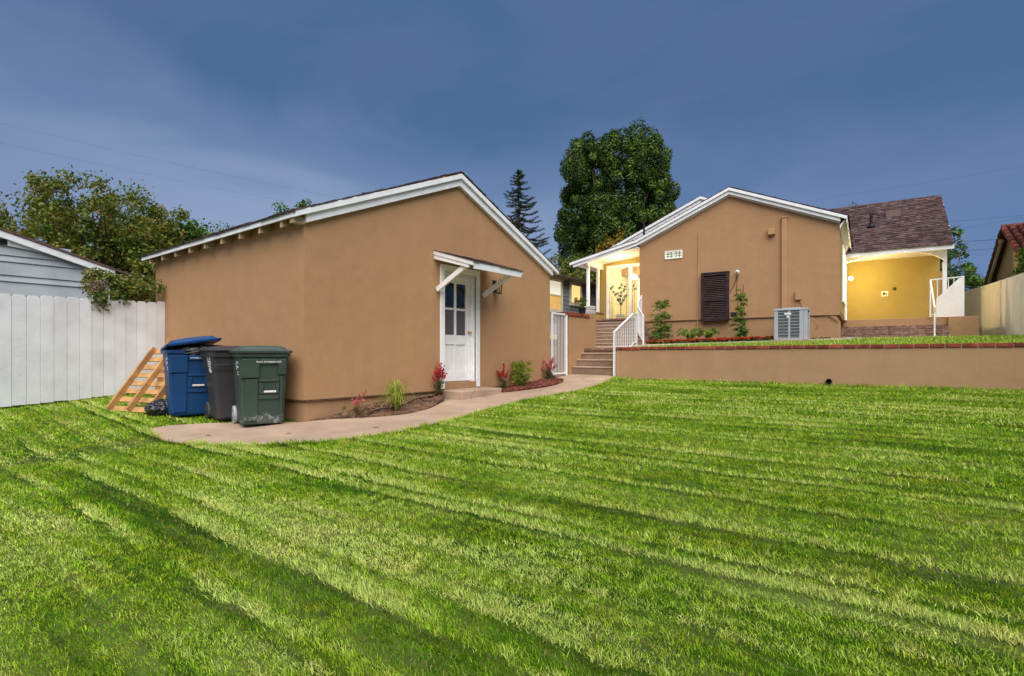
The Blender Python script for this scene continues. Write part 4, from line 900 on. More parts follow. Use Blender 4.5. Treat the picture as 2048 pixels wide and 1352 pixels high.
for z in (.75, 1.75): mb = MB(); mb.beam(p0-nr*.035+Vector((0, 0, z)), p0+dr*Lf-nr*.035+Vector((0, 0, z-.3)), .04, .09); mb.build('rail', WFENCE, fe)

nb = thing('neighbour_garage', 'grey clapboard outbuilding with white eave behind the white fence', 'shed', (-14.5, 2, .3))
NX = -14.5; SID = M_('grey_siding', (.43, .455, .48), .7, .1, 2, .2, 20)
nt_ = lambda y: 3.02+(4.0-y)*.30 if y > -.6 else 3.02+4.6*.30-(-.6-y)*.30
mb = MB(); z = .2
while z < 4.5:
    zt = z+(.13 if int(round(z*10)) % 2 else .27)
    zt = z+[.27, .125][int((z*5) % 2)]
    ya, yb = -5.2, 4.0
    # clip to the gable
    if z > 3.02: lim = 4.0-(z-3.02)/.30; ya, yb = -1.2-(lim+.0)+.0, lim; ya = -1.2-lim
    if yb-ya < .3: break
    mb.prism([(NX-.10, z), (NX, z), (NX-.028, zt-.012), (NX-.028, zt), (NX-.10, zt)], ya, yb, 'y'); z = zt
nw = mb.build('wall', SID, nb); nw.location = (0, 0, 0)
mb = MB(); mb.box(NX-8, NX-.1, 3.9, 3.99, .2, 3.0); mb.box(NX-.01, NX+.02, 3.93, 4.03, .2, 2.98); mb.build('side_wall', SID, nb)
f = lambda y: 3.10+(4.12-y)*.30
mb = MB(); mb.prism([(4.10, f(4.1)), (-.6, f(-.6)), (-.6, f(-.6)-.13), (4.10, f(4.1)-.13)], NX+.03, NX+.12, 'x'); mb.prism([(-.6, f(-.6)), (-5.3, f(4.1)), (-5.3, f(4.1)-.13), (-.6, f(-.6)-.13)], NX+.03, NX+.12, 'x')
mb.prism([(2.9, f(2.9)-.131), (-.6, f(-.6)-.131), (-.6, f(-.6)-.42), (2.0, f(2)-.30)], NX+.006, NX+.03, 'x'); mb.build('bargeboard', WHITE, nb)
mb = MB()
for i in range(6): y = 1.0+i*.24; mb.box(NX+.031, NX+.035, y, y+.13, f(y)-.27, f(y)-.16)
mb.build('gable_vent', DARK, nb)
mb = MB(); mb.prism([(4.62, f(4.6)), (-.6, f(-.6)+.001), (-.6, f(-.6)+.05), (4.62, f(4.6)+.05)], NX-8, NX+.14, 'x'); mb.prism([(-.6, f(-.6)+.001), (-5.4, f(4.2)), (-5.4, f(4.2)+.05), (-.6, f(-.6)+.05)], NX-8, NX+.14, 'x'); mb.build('roof', M_('brown_roofing', (.12, .075, .06), .9, .3, 8), nb)
mb = MB(); mb.prism([(4.10, f(4.1)-.13), (4.62, f(4.6)-.13), (4.62, f(4.6)-.001), (4.10, f(4.1)-.001)], NX-.05, NX+.03, 'x'); mb.build('eave_return', M_('tan_wood', (.36, .24, .17), .8), nb)
rb2 = thing('distant_shed', 'small purple-grey roofed shed half hidden behind the left tree', 'shed', (-27, 7.2, .5))
mb = MB(); mb.box(-28.5, -25.5, 6.4, 9.4, .4, 4.2); mb.build('wall', M_('pale_wall', (.5, .47, .42), .8), rb2)
mb = MB(); mb.prism([(6.1, 4.1), (7.9, 5.6), (9.7, 4.1), (9.7, 4.0), (7.9, 5.5), (6.1, 4.0)], -28.8, -25.2, 'x'); mb.build('roof', M_('mauve_roofing', (.16, .13, .16), .9, .2, 8), rb2)

# grey neighbour house seen over the gate
nh = thing('grey_house', 'grey clapboard house with two warm lit windows beyond the iron gate', 'house', (-13, 20, .6))
NX = -13.0; WL = [(19.42, 20.50, 3.28, 4.52), (21.36, 22.22, 3.70, 4.50)]
SID2 = M_('blue_grey_siding', (.20, .215, .225), .7, .1, 2, .2, 20)
mb = MB(); z = .5
while z < 4.85:
    zt = min(z+.19, 4.86); segs = [(14, 34)]
    for o in WL:
        if zt > o[2]-.02 and z < o[3]+.02: segs = [s for a, b in segs for s in ((a, o[0]-.04), (o[1]+.04, b)) if s[1] > s[0]+.01] if False else [s for (a, b) in segs for s in ([(a, o[0]), (o[1], b)] if a < o[0] < b else [(a, b)])]
    for a, b in segs: mb.prism([(NX-.12, z), (NX, z), (NX-.022, zt-.008), (NX-.022, zt), (NX-.12, zt)], a, b, 'y')
    z = zt
mb.box(NX-7, NX-.13, 14, 14.1, .5, 4.85); mb.box(NX-7, NX-.13, 33.9, 34, .5, 4.85); mb.build('wall', SID2, nh)
CR = M_('cream_trim', (.62, .57, .44), .6)
for (a, b, c, d) in WL:
    mb = MB(); X0, X1 = NX-.05, NX+.04
    mb.box(X0, X1, a-.12, a, c-.1, d+.14); mb.box(X0, X1, b, b+.12, c-.1, d+.14); mb.box(X0, X1+.002, a, b, d, d+.14); mb.box(X0, X1+.03, a-.14, b+.14, c-.16, c-.1); mb.box(X0, X1-.002, a, b, c-.1, c)
    if d-c > 1: mb.box(X0, X1-.02, a, b, (c+d)/2-.03, (c+d)/2+.03)
    o = mb.build('window', CR, nh, .004)
    if d-c > 1:
        mb = MB(); mb.box(NX-.03, NX-.02, a, b, (c+d)/2+.03, d); mb.build('window_blind', M_('lit_blind', (.6, .58, .52), .7, .05, emit=(.95, .85, .66), es=.18), o)
        mb = MB(); mb.box(NX-.03, NX-.02, a, b, c, (c+d)/2-.03); mb.build('window_pane', M_('amber_lit_pane', (.5, .3, .1), .3, .2, 1.5, emit=(1, .60, .15), es=.13), o)
        mb = MB(); mb.prism([(a+.2, c), (b-.2, c), (b-.32, c+.24), (a+.32, c+.24)], NX-.06, NX-.032, 'x'); mb.build('table_lamp', M_('lampshade', (.7, .6, .4), .6, emit=(1, .75, .35), es=.8), o)
    else:
        mb = MB(); mb.box(NX-.03, NX-.02, a, b, c, d); mb.build('window_pane', M_('yellow_lit_pane', (.5, .35, .1), .3, .2, 1.5, emit=(1, .72, .26), es=.28), o)
        mb = MB(); mb.lathe([(.06, 0), (.10, .08), (.06, .18), (.09, .22)], 10, (NX-.012+.1, a+.3, c+.0)); mb.lathe([(.04, 0), (.07, .06), (.05, .13)], 10, (NX+.08, a+.55, c)); mb.build('vase', M_('clay_vase', (.3, .14, .07), .6), o)
mb = MB(); mb.prism([(NX+.45, 4.74), (NX-3.6, 5.15), (NX-7.6, 4.74), (NX-7.6, 4.66), (NX-3.6, 5.07), (NX+.45, 4.66)], 13.7, 34.3, 'y'); mb.build('roof', M_('grey_brown_roofing', (.085, .06, .05), .9, .3, 8), nh)
mb = MB(); mb.box(NX+.03, NX+.42, 13.9, 34, 4.62, 4.655); mb.build('soffit', M_('dark_soffit', (.12, .10, .06), .8), nh)
# planter stones and dark pot on the wall end
pb = thing('stone_blocks', 'stack of pale grey stone blocks at the end of the garden wall', 'blocks', (-7.3, 12.9, 2.0))
for (y0, y1, z0, z1) in ((12.76, 13.02, 2.33, 2.45), (12.80, 13.0, 2.453, 2.56)):
    mb = MB(); mb.box(-7.50, -7.12, y0, y1, z0, z1); mb.build('block', M_('pale_stone', (.50, .45, .43), .8, .15, 8, .4, 30) if z0 < 2.4 else bpy.data.materials['pale_stone'], pb, .02)
mb = MB(); mb.box(-7.49, -7.13, 12.76, 13.02, .9, 2.327); mb.build('pier', STUC, pb)

# Spanish tiled neighbour (house frame)
TILE = M_('clay_tile', (.22, .062, .038), .75, .35, 4, .3, 30, island=.35)
sp = thing('tiled_house', 'cream stucco house with red clay barrel tile roof behind boundary wall', 'house', (6, 26.8, 1), True)
SX = 4.23
st_ = lambda y: 5.93-abs(y-26.8)*.513
mb = MB(); mb.prism([(29.5, 1.0), (29.5, st_(29.5)-.05), (26.8, 5.86), (23.9, st_(23.9)-.05), (23.9, 1.0)], SX+.25, SX+.45, 'x'); mb.build('wall', CREAM, sp)
mb = MB(); mb.prism([(29.9, st_(29.9)), (26.8, 5.93), (23.6, st_(23.6)), (23.6, st_(23.6)-.06), (26.8, 5.86), (29.9, st_(29.9)-.06)], SX-.02, SX+6, 'x'); rfd = mb.build('roof', M_('eave_wood', (.07, .03, .02), .8), sp)
mb = MB()
for sg in (-1, 1):
    for r in range(16):
        xo = SX+.02+r*.24
        for k in range(9):
            y0 = 26.8+sg*(.05+k*.36); y1 = 26.8+sg*(.05+(k+1)*.36+.04)
            mb.tube([(xo, y0, st_(y0)+.03), (xo, y1, st_(y1)+.055)], [.085, .105], 8)
for k in range(14): x = SX-.03+k*.3; mb.tube([(x, 26.8, 6.0), (x+.33, 26.8, 6.01)], [.11, .095], 8)
mb.build('roof_tile', TILE, rfd)
mb = MB(); mb.beam((SX+.02, 27.25, st_(27.25)-.22), (SX+.02, 29.6, st_(29.6)-.22), .07, .14); mb.lathe([(.05, -.1), (.09, 0), (.05, .08)], 10, (SX+.02, 27.2, st_(27.2)-.18)); mb.build('rafter', M_('cream_beam', (.5, .42, .26), .7), sp)
mb = MB(); mb.prism([(27.2, 4.9), (26.5, 6.15), (20.5, 9.2), (20.5, 1), (27.2, 1)], SX+.9, SX+1.1, 'x'); mb.build('upper_wall', stucco('cream_upper', (.46, .41, .30)), sp)
mb = MB(); mb.prism([(26.9, 5.96), (26.5, 6.17), (20.3, 9.33), (20.3, 9.5), (26.5, 6.30), (26.9, 6.1)], SX+.75, SX+5, 'x'); mb.build('upper_roof', M_('dark_tile', (.06, .03, .025), .8), sp)
mb = MB(); mb.box(1.9, 3.4, 30.5, 34, 1.5, 3.95); lo = thing('low_tiled_shed', 'low shed with red tile roof just above the white boundary wall', 'shed', (2.6, 32, 1.6), True)
mb = MB(); mb.box(3.0, 6.0, 32, 35, 1.5, 3.5); mb.build('wall', CREAM, lo)
mb = MB(); mb.prism([(31.8, 3.6), (33.5, 4.3), (35.2, 3.6), (33.5, 4.15)], 2.9, 6.2, 'x'); mb.build('roof', TILE, lo)

# ------------------------------------------------------------------ bins
def plastic(name, col, scuff=0, sc_col=(.5, .5, .48)):
    m = M_(name, col, .48, .12, 3, .15, 60, spec=.4); nt = m.node_tree; b = nt.nodes['Principled BSDF']
    if scuff:
        src = b.inputs['Base Color'].links[0].from_socket
        tc = N(nt, 'ShaderNodeTexCoord'); sp_ = N(nt, 'ShaderNodeSeparateXYZ'); L(nt, tc.outputs['Object'], sp_.inputs[0])
        nz = N(nt, 'ShaderNodeTexNoise'); nz.inputs['Scale'].default_value = 5; nz.inputs['Detail'].default_value = 8; nz.inputs['Roughness'].default_value = .7; nz.inputs['Distortion'].default_value = .8; L(nt, tc.outputs['Object'], nz.inputs[0])
        h = math_n(nt, 'SUBTRACT', 1.0, math_n(nt, 'DIVIDE', sp_.outputs[2], .55), True)
        h = math_n(nt, 'MULTIPLY', h, math_n(nt, 'ADD', .55, math_n(nt, 'MULTIPLY', sp_.outputs[1], 1.2)))
        f = ramp(nt, math_n(nt, 'ADD', nz.outputs[0], math_n(nt, 'MULTIPLY', h, scuff)), [(.66, (0, 0, 0)), (.86, (.95, .95, .95))])
        n2 = N(nt, 'ShaderNodeTexNoise'); n2.inputs['Scale'].default_value = 30; n2.inputs['Detail'].default_value = 6; L(nt, tc.outputs['Object'], n2.inputs[0])
        f = math_n(nt, 'MULTIPLY', f, ramp(nt, n2.outputs[0], [(.38, (.1, .1, .1)), (.55, (1, 1, 1))]))
        L(nt, mixc(nt, f, src, sc_col), b.inputs['Base Color']); 
    return m
WTXT = M_('white_print', (.80, .80, .80), .6, .1, 60)
PALEBAR = M_('worn_steel_bar', (.66, .63, .56), .5, .15, 30)
def bin_(label, mat, loc, rz, whl, side, front, lid_tilt=None, style=0, lidmat=None):
    """front faces +x, left side faces -y; origin on the ground"""
    t = thing('trash_bin', label, 'trash bin', loc, rz=rz, group='wheeled trash bins beside the garage')
    # tapered body as stacked rounded rings: (z, x0, x1, halfwidth)
    if style == 1: rings = [(.03, -.20, .22, .20), (.06, -.215, .24, .215), (.70, -.29, .30, .27), (.76, -.33, .33, .285), (.96, -.37, .37, .30)]
    else: rings = [(.03, -.24, .24, .255), (.06, -.255, .255, .27), (.62, -.31, .30, .295), (.985, -.37, .345, .318)]
    def ring(z, xa, xb, hw, r=.05, n=4):
        out = []
        for cx, cy, a0 in ((xb-r, hw-r, 0), (xa+r, hw-r, 90), (xa+r, -hw+r, 180), (xb-r, -hw+r, 270)):
            for k in range(n+1):
                a = R(a0+90*k/n); out.append((cx+r*math.cos(a), cy+r*math.sin(a), z))
        return out
    def lo(rs_, cap0=True, cap1=True):
        mb = MB(); n = len(rs_[0]); vs = [p for q in rs_ for p in q]
        fs = [(i*n+k, i*n+(k+1) % n, (i+1)*n+(k+1) % n, (i+1)*n+k) for i in range(len(rs_)-1) for k in range(n)]
        if cap0: fs.append(tuple(range(n-1, -1, -1)))
        if cap1: fs.append(tuple((len(rs_)-1)*n+k for k in range(n)))
        mb.add(vs, fs); return mb
    body = lo([ring(*q) for q in rings], True, False)
    fx = lambda z: float(np.interp(z, [q[0] for q in rings], [q[2] for q in rings]))
    if style == 0:
        def plate(y0, y1, z0, z1, d=.022):  # raised panel following the tapered front
            body.add([(fx(z0)-.02, y0, z0), (fx(z0)-.02, y1, z0), (fx(z1)-.02, y1, z1), (fx(z1)-.02, y0, z1), (fx(z0)+d, y0+.006, z0+.012), (fx(z0)+d, y1-.006, z0+.012), (fx(z1)+d, y1-.006, z1-.006), (fx(z1)+d, y0+.006, z1-.006)],
                     [(0, 3, 2, 1), (4, 5, 6, 7), (0, 1, 5, 4), (1, 2, 6, 5), (2, 3, 7, 6), (3, 0, 4, 7)])
        plate(-.285, -.06, .66, .93, .035); plate(.17, .285, .70, .93, .035); plate(-.059, .169, .845, .93, .035)
        plate(-.24, -.07, .07, .655); plate(.20, .245, .07, .69); plate(-.069, .199, .36, .43, .022); plate(-.069, .0, .431, .60, .022); plate(.15, .199, .431, .60, .022); plate(-.069, .199, .601, .655, .022)
    bo = body.build('body', mat, t, noff=True, bevel=.006 if style == 0 else .004)
    rimr = lo([ring(.955 if style == 0 else .93, rings[-1][1]-.02, rings[-1][2]+.02, rings[-1][3]+.022, .06), ring(1.0, rings[-1][1]-.025, rings[-1][2]+.025, rings[-1][3]+.028, .06), ring(1.003, rings[-1][1]+.02, rings[-1][2]-.02, rings[-1][3]-.015, .05), ring(.8, rings[-1][1]+.025, rings[-1][2]-.025, rings[-1][3]-.02, .05)], False, True)
    rimr.build('rim', mat, t, noff=True)
    # lid
    xa, xb, hw = rings[-1][1]-.05, rings[-1][2]+.05, rings[-1][3]+.045
    if style == 1: lm = lo([ring(0, xa, xb, hw, .10), ring(.02, xa-.005, xb+.012, hw+.005, .11), ring(.045, xa+.02, xb-.02, hw-.03, .11), ring(.075, xa+.1, xb-.12, hw-.12, .12), ring(.085, xa+.2, xb-.25, hw-.2, .08)])
    else: lm = lo([ring(0, xa, xb, hw, .07), ring(.03, xa-.005, xb+.012, hw+.005, .07), ring(.045, xa+.02, xb-.03, hw-.03, .08), ring(.05, xa+.03, xb-.05, hw-.05, .08), ring(.085, xa+.05, xb-.08, hw-.08, .09), ring(.10, xa+.10, xb-.14, hw-.15, .10), ring(.105, xa+.2, xb-.3, hw-.22, .08)])
    lo_ = lm.build('lid', lidmat or mat, t, noff=True, bevel=.004); lo_.location = (0, 0, 1.005)
    if lid_tilt: lo_.rotation_euler = lid_tilt[0]; lo_.location = lid_tilt[1]
    # handle at the back
    mb = MB(); hx = rings[-1][1]-.095
    mb.tube([(hx+.07, -.25, .97), (hx, -.25, 1.0), (hx-.01, -.2, 1.0), (hx-.01, .2, 1.0), (hx, .25, 1.0), (hx+.07, .25, .97)], .018, 8); mb.build('handle', mat, t, noff=True, smooth=True)
    mb = MB(); mb.tube([(hx+.03, -.31, 1.0), (hx+.03, .31, 1.0)], .028, 10); mb.build('hinge', mat, t, noff=True)
    for s in (-1, 1):
        y = s*(rings[0][3]+.03); xw = rings[0][1]-.045; r = .128
        mb = MB(); mb.lathe([(r-.03, -.025), (r-.006, -.025), (r, -.015), (r, .015), (r-.006, .025), (r-.03, .025), (r-.03, -.025)], 24, (xw, y, r), 'y'); wh = mb.build('wheel', whl, t, noff=True, smooth=False)
        mb = MB(); mb.lathe([(.035, -.03), (.035, .03)], 12, (xw, y, r), 'y')
        for k in range(5):
            a = k*2*math.pi/5; mb.beam((xw+.03*math.cos(a), y, r+.03*math.sin(a)), (xw+(r-.025)*math.cos(a), y, r+(r-.025)*math.sin(a)), .03, .03, (0, 1, 0))
        mb.build('hub', whl, wh, noff=True)
    mb = MB(); mb.tube([(rings[0][1]-.045, -.28, .128), (rings[0][1]-.045, .28, .128)], .012); mb.build('axle', DARK, t, noff=True)
    if style == 0: mb = MB(); mb.tube([(fx(.5)+.022, -.002, .475), (fx(.5)+.022, .152, .475)], .016, 8); mb.build('lift_bar', PALEBAR, t, noff=True)
    side(t, rings); front(t, fx, rings); return t
def print_front(s, size):
    def f(t, fx, rings):
        sl = math.atan2(fx(.93)-fx(.66), .27); text(s, size, WTXT, t, (fx(.885)+.039, .055, .885), (R(90)-sl*0-.12, 0, R(90)))
    return f
def side_logo(kind):
    def f(t, rings):
        y = -rings[-1][3]-.002; zc = .84
        sl = math.atan2(rings[-1][3]-rings[-2][3], rings[-1][0]-rings[-2][0])
        yy = lambda z: -float(np.interp(z, [q[0] for q in rings], [q[3] for q in rings]))-.001
        rot = (R(90)+sl, 0, 0)
        mb = MB()
        if kind == 'palm':
            for a, b, c, d in ((.05, .10, .78, .90),): mb.add([(a, yy(c), c), (b, yy(c), c), (b, yy(c+.01), c+.012), ((a+b)/2+.012, yy(d), d), ((a+b)/2-.012, yy(d), d), (a, yy(c+.01), c+.012)], [(0, 1, 2, 3, 4, 5)])
            mb.build('emblem', WTXT, t, noff=True)
            text('CITY', .050, WTXT, t, (.185, yy(.87), .87), rot); text('RECYCLE', .030, WTXT, t, (.19, yy(.815), .815), rot); text('BIN 96', .022, WTXT, t, (.17, yy(.745), .745), rot); text('GALLONS', .018, WTXT, t, (.18, yy(.715), .715), rot)
        else:
            text('ET WB', .065, WTXT, t, (.12, yy(.90), .90), rot)
            for k in range(3): z = .855-k*.035; mb.add([(.03+.01*k, yy(z), z), (.23, yy(z), z-.008), (.23, yy(z+.02), z+.012), (.03+.01*k, yy(z+.02), z+.02)], [(0, 1, 2, 3)])
            n = 18; mb.add([(.15+.085*math.cos(2*math.pi*k/n), yy(.735+.035*math.sin(2*math.pi*k/n))-.001, .735+.035*math.sin(2*math.pi*k/n)) for k in range(n)], [tuple(range(n))])
            mb.build('emblem', WTXT, t, noff=True)
    return f
def gz(x, y, o=0): return float(ground(x, y))+o
bin_('dark green trash bin with lid shut and pale paint scuffs, nearest the garage corner', plastic('green_plastic', (.040, .066, .052), .38), (-7.46, 3.84, gz(-7.46, 3.84, .016)), R(-18), M_('grey_wheel', (.42, .42, .43), .6, .1), side_logo('palm'), print_front('01231 WL96000012345', .032), lidmat=plastic('green_lid_plastic', (.05, .078, .066), 0))
bin_('charcoal trash bin with white oval marking between the blue and green bins', plastic('charcoal_plastic', (.042, .038, .043), .12, (.3, .28, .3)), (-8.16, 3.74, gz(-8.1, 3.74, .01)), R(-12), M_('dark_wheel', (.07, .07, .075), .6, .2), side_logo('oval'), lambda *a: None, None, 1)
bl = bin_('blue recycling bin with its lid propped open by black plastic', plastic('blue_plastic', (.004, .050, .165), .0), (-8.94, 3.50, gz(-8.94, 3.5, .0)), R(-14), M_('dark_wheel2', (.05, .05, .055), .6, .2), side_logo('palm'), print_front('AT12000 0079', .03), ((R(9), R(-4.5), 0), (.02, .02, 1.075)), 0)
BAG = M_('black_bag_film', (.018, .018, .022), .22, .3, 10, .9, 14, spec=.6, bdist=.04)
def bag(label, loc, sx, sy, sz, seed, name='trash_bag'):
    bm = bmesh.new(); bmesh.ops.create_icosphere(bm, subdivisions=5, radius=1); r_ = np.random.RandomState(seed); ph = r_.uniform(0, 6, 12); fr_ = r_.uniform(2, 9, (12, 3))*r_.choice([-1, 1], (12, 3))
    for v in bm.verts:
        c = np.array(v.co); d = sum(abs(math.sin(float(fr_[i] @ c)+ph[i]))*.05 for i in range(12))-.33
        v.co *= 1+d*.75; v.co.x *= sx; v.co.y *= sy; v.co.z = (v.co.z+.8)*sz if v.co.z > -.8 else 0
    me = bpy.data.meshes.new(name); bm.to_mesh(me); bm.free(); o = bpy.data.objects.new(name, me); COL.objects.link(o); me.materials.append(BAG)
    for p in me.polygons: p.use_smooth = True
    o.location = loc; return tag(o, label, 'bag')
bag('crumpled black trash bag on the grass left of the blue bin', (-9.33, 3.30, gz(-9.33, 3.3, -.02)), .24, .24, .14, 3)
bag('black plastic bag stuffed under the propped blue bin lid', (-8.70, 3.56, gz(-8.7, 3.5, .94)), .17, .42, .085, 9, 'plastic_bag').rotation_euler = (R(3), R(0), R(-14))

# ------------------------------------------------------------------ pallets
def pallet(label, o0, u, h, W, Lh, seed, dz=0):
    """u unit vector along the base, h (horizontal run, rise) leaning vector over length Lh"""
    t = thing('wood_pallet', label, 'pallet', o0, group='wood pallets leaning by the fence'); u = Vector(u).normalized(); h = Vector(h).normalized(); n = u.cross(h)
    O = Vector(o0); r_ = random.Random(seed)
    for i in range(3):
        a = O+u*(.02+(W-.04)*i/2); mb = MB(); mb.beam(a, a+h*Lh, .038, .085, n); mb.build('stringer', WOOD, t, .003)
    for s, cnt in ((-1, 8),):
        for k in range(cnt):
            q = O+h*(.05+(Lh-.10)*k/(cnt-1)+r_.uniform(-.01, .01))+n*s*(.0425+.009); mb = MB(); mb.beam(q, q+u*W, .09, .018, n)
            mb.build('slat', WOOD, t, .003)
    return t
pallet('light wood pallet leaning at a slant in front of the white fence', (-10.30, 2.84, .36), (.966, .259, 0), (-.19, .70, .97), 1.0, 1.22, 1)
pallet('upright wood pallet against the garage wall behind the blue bin', (-11.40, 3.86, .42), (1, .02, 0), (0, .26, 1.08), 1.15, 1.14, 2)

# ------------------------------------------------------------------ foliage
def leafmat(name, c1, c2, c3, rough=.55, sc_=1.2, tl=.25):
    m = bpy.data.materials.new(name); m.use_nodes = True; nt = m.node_tree; b = nt.nodes['Principled BSDF']
    b.inputs['Roughness'].default_value = rough; b.inputs['Specular IOR Level'].default_value = .3
    tc = N(nt, 'ShaderNodeTexCoord'); nz = N(nt, 'ShaderNodeTexNoise'); nz.inputs['Scale'].default_value = sc_; nz.inputs['Detail'].default_value = 3; L(nt, tc.outputs['Object'], nz.inputs[0])
    gi = N(nt, 'ShaderNodeNewGeometry')
    f = math_n(nt, 'ADD', math_n(nt, 'MULTIPLY', nz.outputs[0], .75), math_n(nt, 'MULTIPLY', gi.outputs['Random Per Island'], .25))
    c = ramp(nt, f, [(.35, c1), (.5, c2), (.65, c3)])
    L(nt, c, b.inputs['Base Color']); tr = N(nt, 'ShaderNodeBsdfTranslucent'); L(nt, c, tr.inputs[0]); mx = N(nt, 'ShaderNodeMixShader'); mx.inputs[0].default_value = tl
    L(nt, b.outputs[0], mx.inputs[1]); L(nt, tr.outputs[0], mx.inputs[2]); L(nt, mx.outputs[0], nt.nodes['Material Output'].inputs[0]); return m
def leafcloud(name, C, rad, per, size, mat, parent, rs, asp=.55, shell=.6, up=.3, origin=(0, 0, 0), squash=.85, noff=False, nrand=.6):
    C = np.asarray(C, float); rad = np.broadcast_to(np.asarray(rad, float), (len(C),)); n = len(C)*per
    idx = np.repeat(np.arange(len(C)), per)
    d = rs.normal(0, 1, (n, 3)); d /= np.linalg.norm(d, axis=1)[:, None]
    r = rad[idx]*(shell+(1-shell)*rs.uniform(0, 1, n))*rs.uniform(.75, 1.12, n)
    off = d*r[:, None]; off[:, 2] *= squash; P = C[idx]+off-np.array(origin)
    nr = d*.8+rs.normal(0, nrand, (n, 3)); nr[:, 2] += up; nr /= np.linalg.norm(nr, axis=1)[:, None]
    a = np.cross(nr, rs.normal(0, 1, (n, 3))); a /= np.linalg.norm(a, axis=1)[:, None]; b = np.cross(nr, a)
    s = (size*rs.uniform(.6, 1.4, n))[:, None]
    V = np.stack([P-a*s, P-b*s*asp+nr*s*.15, P+a*s, P+b*s*asp+nr*s*.15], 1).reshape(-1, 3)
    i = np.arange(n)*4
    return npmesh(name, V, np.stack([i, i+1, i+2, i+3], 1), mat, parent)
BARK = M_('bark', (.09, .06, .045), .95, .3, 6, .6, 20)
def limbs(mb, base, tips, r0, rs, mid=.5):
    base = Vector(base)
    for t in tips:
        t = Vector(t); m = base.lerp(t, mid)+Vector(rs.normal(0, .06, 3))*(t-base).length; m.z = base.z+(t.z-base.z)*(mid-.05)
        mb.tube([base, base.lerp(m, .5)+Vector((0, 0, .05*(t-base).length)), m, t], [r0, r0*.75, r0*.5, r0*.12], 6)
def crown_tree(name, label, cat, loc, top, rx, ry, z0, z1, nc, cr, per, ls, mat, seed, trunk_r=.2, shape=None, inner=.35, group=None, asp=.55, shell=.55, squash=.85, twigs=20):
    rs = np.random.RandomState(seed); t = thing(name, label, cat, loc, group=group); C = []; cz = (z0+z1)/2; hz_ = (z1-z0)/2
    while len(C) < nc:
        d = rs.normal(0, 1, 3); d /= np.linalg.norm(d); r = rs.uniform(inner, 1)**.6
        p = [loc[0]+d[0]*rx*r, loc[1]+d[1]*ry*r, cz+d[2]*hz_*r]
        if shape and not shape(p, rs): continue
        C.append(p)
    C = np.array(C)
    leafcloud('crown', C, cr*rs.uniform(.6, 1.25, len(C)), per, ls, mat, t, rs, asp=asp, origin=loc, shell=shell, squash=squash)
    mb = MB(); b = Vector((loc[0], loc[1], z0+(z1-z0)*.15)); mb.tube([(loc[0], loc[1], loc[2]), (loc[0]+.05, loc[1], (loc[2]+b.z)/2), b], [trunk_r*1.2, trunk_r, trunk_r*.8], 10)
    limbs(mb, b-Vector((0, 0, .2)), [C[i] for i in rs.choice(len(C), min(twigs, len(C)), False)], trunk_r*.5, rs)
    mb.build('trunk', BARK, t, smooth=True); return t
L_BIG = leafmat('dark_leaf', (.014, .034, .006), (.040, .090, .011), (.16, .25, .028), .5, .8)
L_OLIVE = leafmat('olive_leaf', (.045, .085, .008), (.13, .18, .014), (.25, .19, .035), .6, 1.1)
L_GREEN = leafmat('mid_leaf', (.025, .06, .008), (.07, .15, .018), (.15, .25, .03), .5, 1.5)
L_CON = leafmat('conifer_leaf', (.014, .024, .010), (.035, .055, .018), (.07, .09, .03), .6, 1)
L_ORG = leafmat('golden_leaf', (.16, .11, .01), (.30, .19, .015), (.36, .26, .03), .6, 1)
L_LIME = leafmat('lime_leaf', (.10, .17, .01), (.22, .30, .02), (.40, .42, .04), .5, 8)
L_BUSH = leafmat('hedge_leaf', (.04, .08, .01), (.15, .20, .02), (.26, .20, .06), .55, 2.5)
# big round tree: tight pompom clumps
rs = np.random.RandomState(21); bt_ = thing('round_tree', 'big dense dome-shaped dark green tree behind the lit porch', 'tree', (-19.18, 38.24, .7))
C = []; cx, cy = -19.18, 38.24
while len(C) < 400:
    z = rs.uniform(4.5, 17.7); a = rs.uniform(0, 6.283)
    wv = 4.0*(1+.06*math.sin(2*a+1)+.05*math.sin(5*a+z*.8)) if z < 14.6 else 4.0*max(0, 1-((z-14.6)/4.3)**2)**.5
    rr_ = wv*(1-.55*rs.uniform(0, 1)**2.5); p = (cx+rr_*math.cos(a), cy+rr_*math.sin(a), z)
    if any((p[0]-q[0])**2+(p[1]-q[1])**2+(p[2]-q[2])**2*.5 < .30 for q in C): continue
    C.append(p)
C += [(cx+2.3, cy+1.9, 17.4), (cx+2.5, cy+2.0, 18.0), (cx-.2, cy, 18.5), (cx+.5, cy+.3, 18.2), (cx-2.2, cy-1.6, 17.3), (cx+3.1, cy+2.3, 16.9)]
C = np.array(C); R__ = .60*rs.uniform(.55, 1.25, len(C))
leafcloud('crown', C, R__, 560, .082, L_BIG, bt_, rs, asp=.6, origin=(-19.18, 38.24, .7), shell=.86, squash=1.35, up=.3, nrand=.33)
mb = MB(); mb.tube([(cx, cy, .7), (cx, cy, 6)], [.6, .45], 12); limbs(mb, (cx, cy, 5.5), [C[i] for i in range(40)], .25, rs); mb.build('trunk', BARK, bt_, smooth=True)
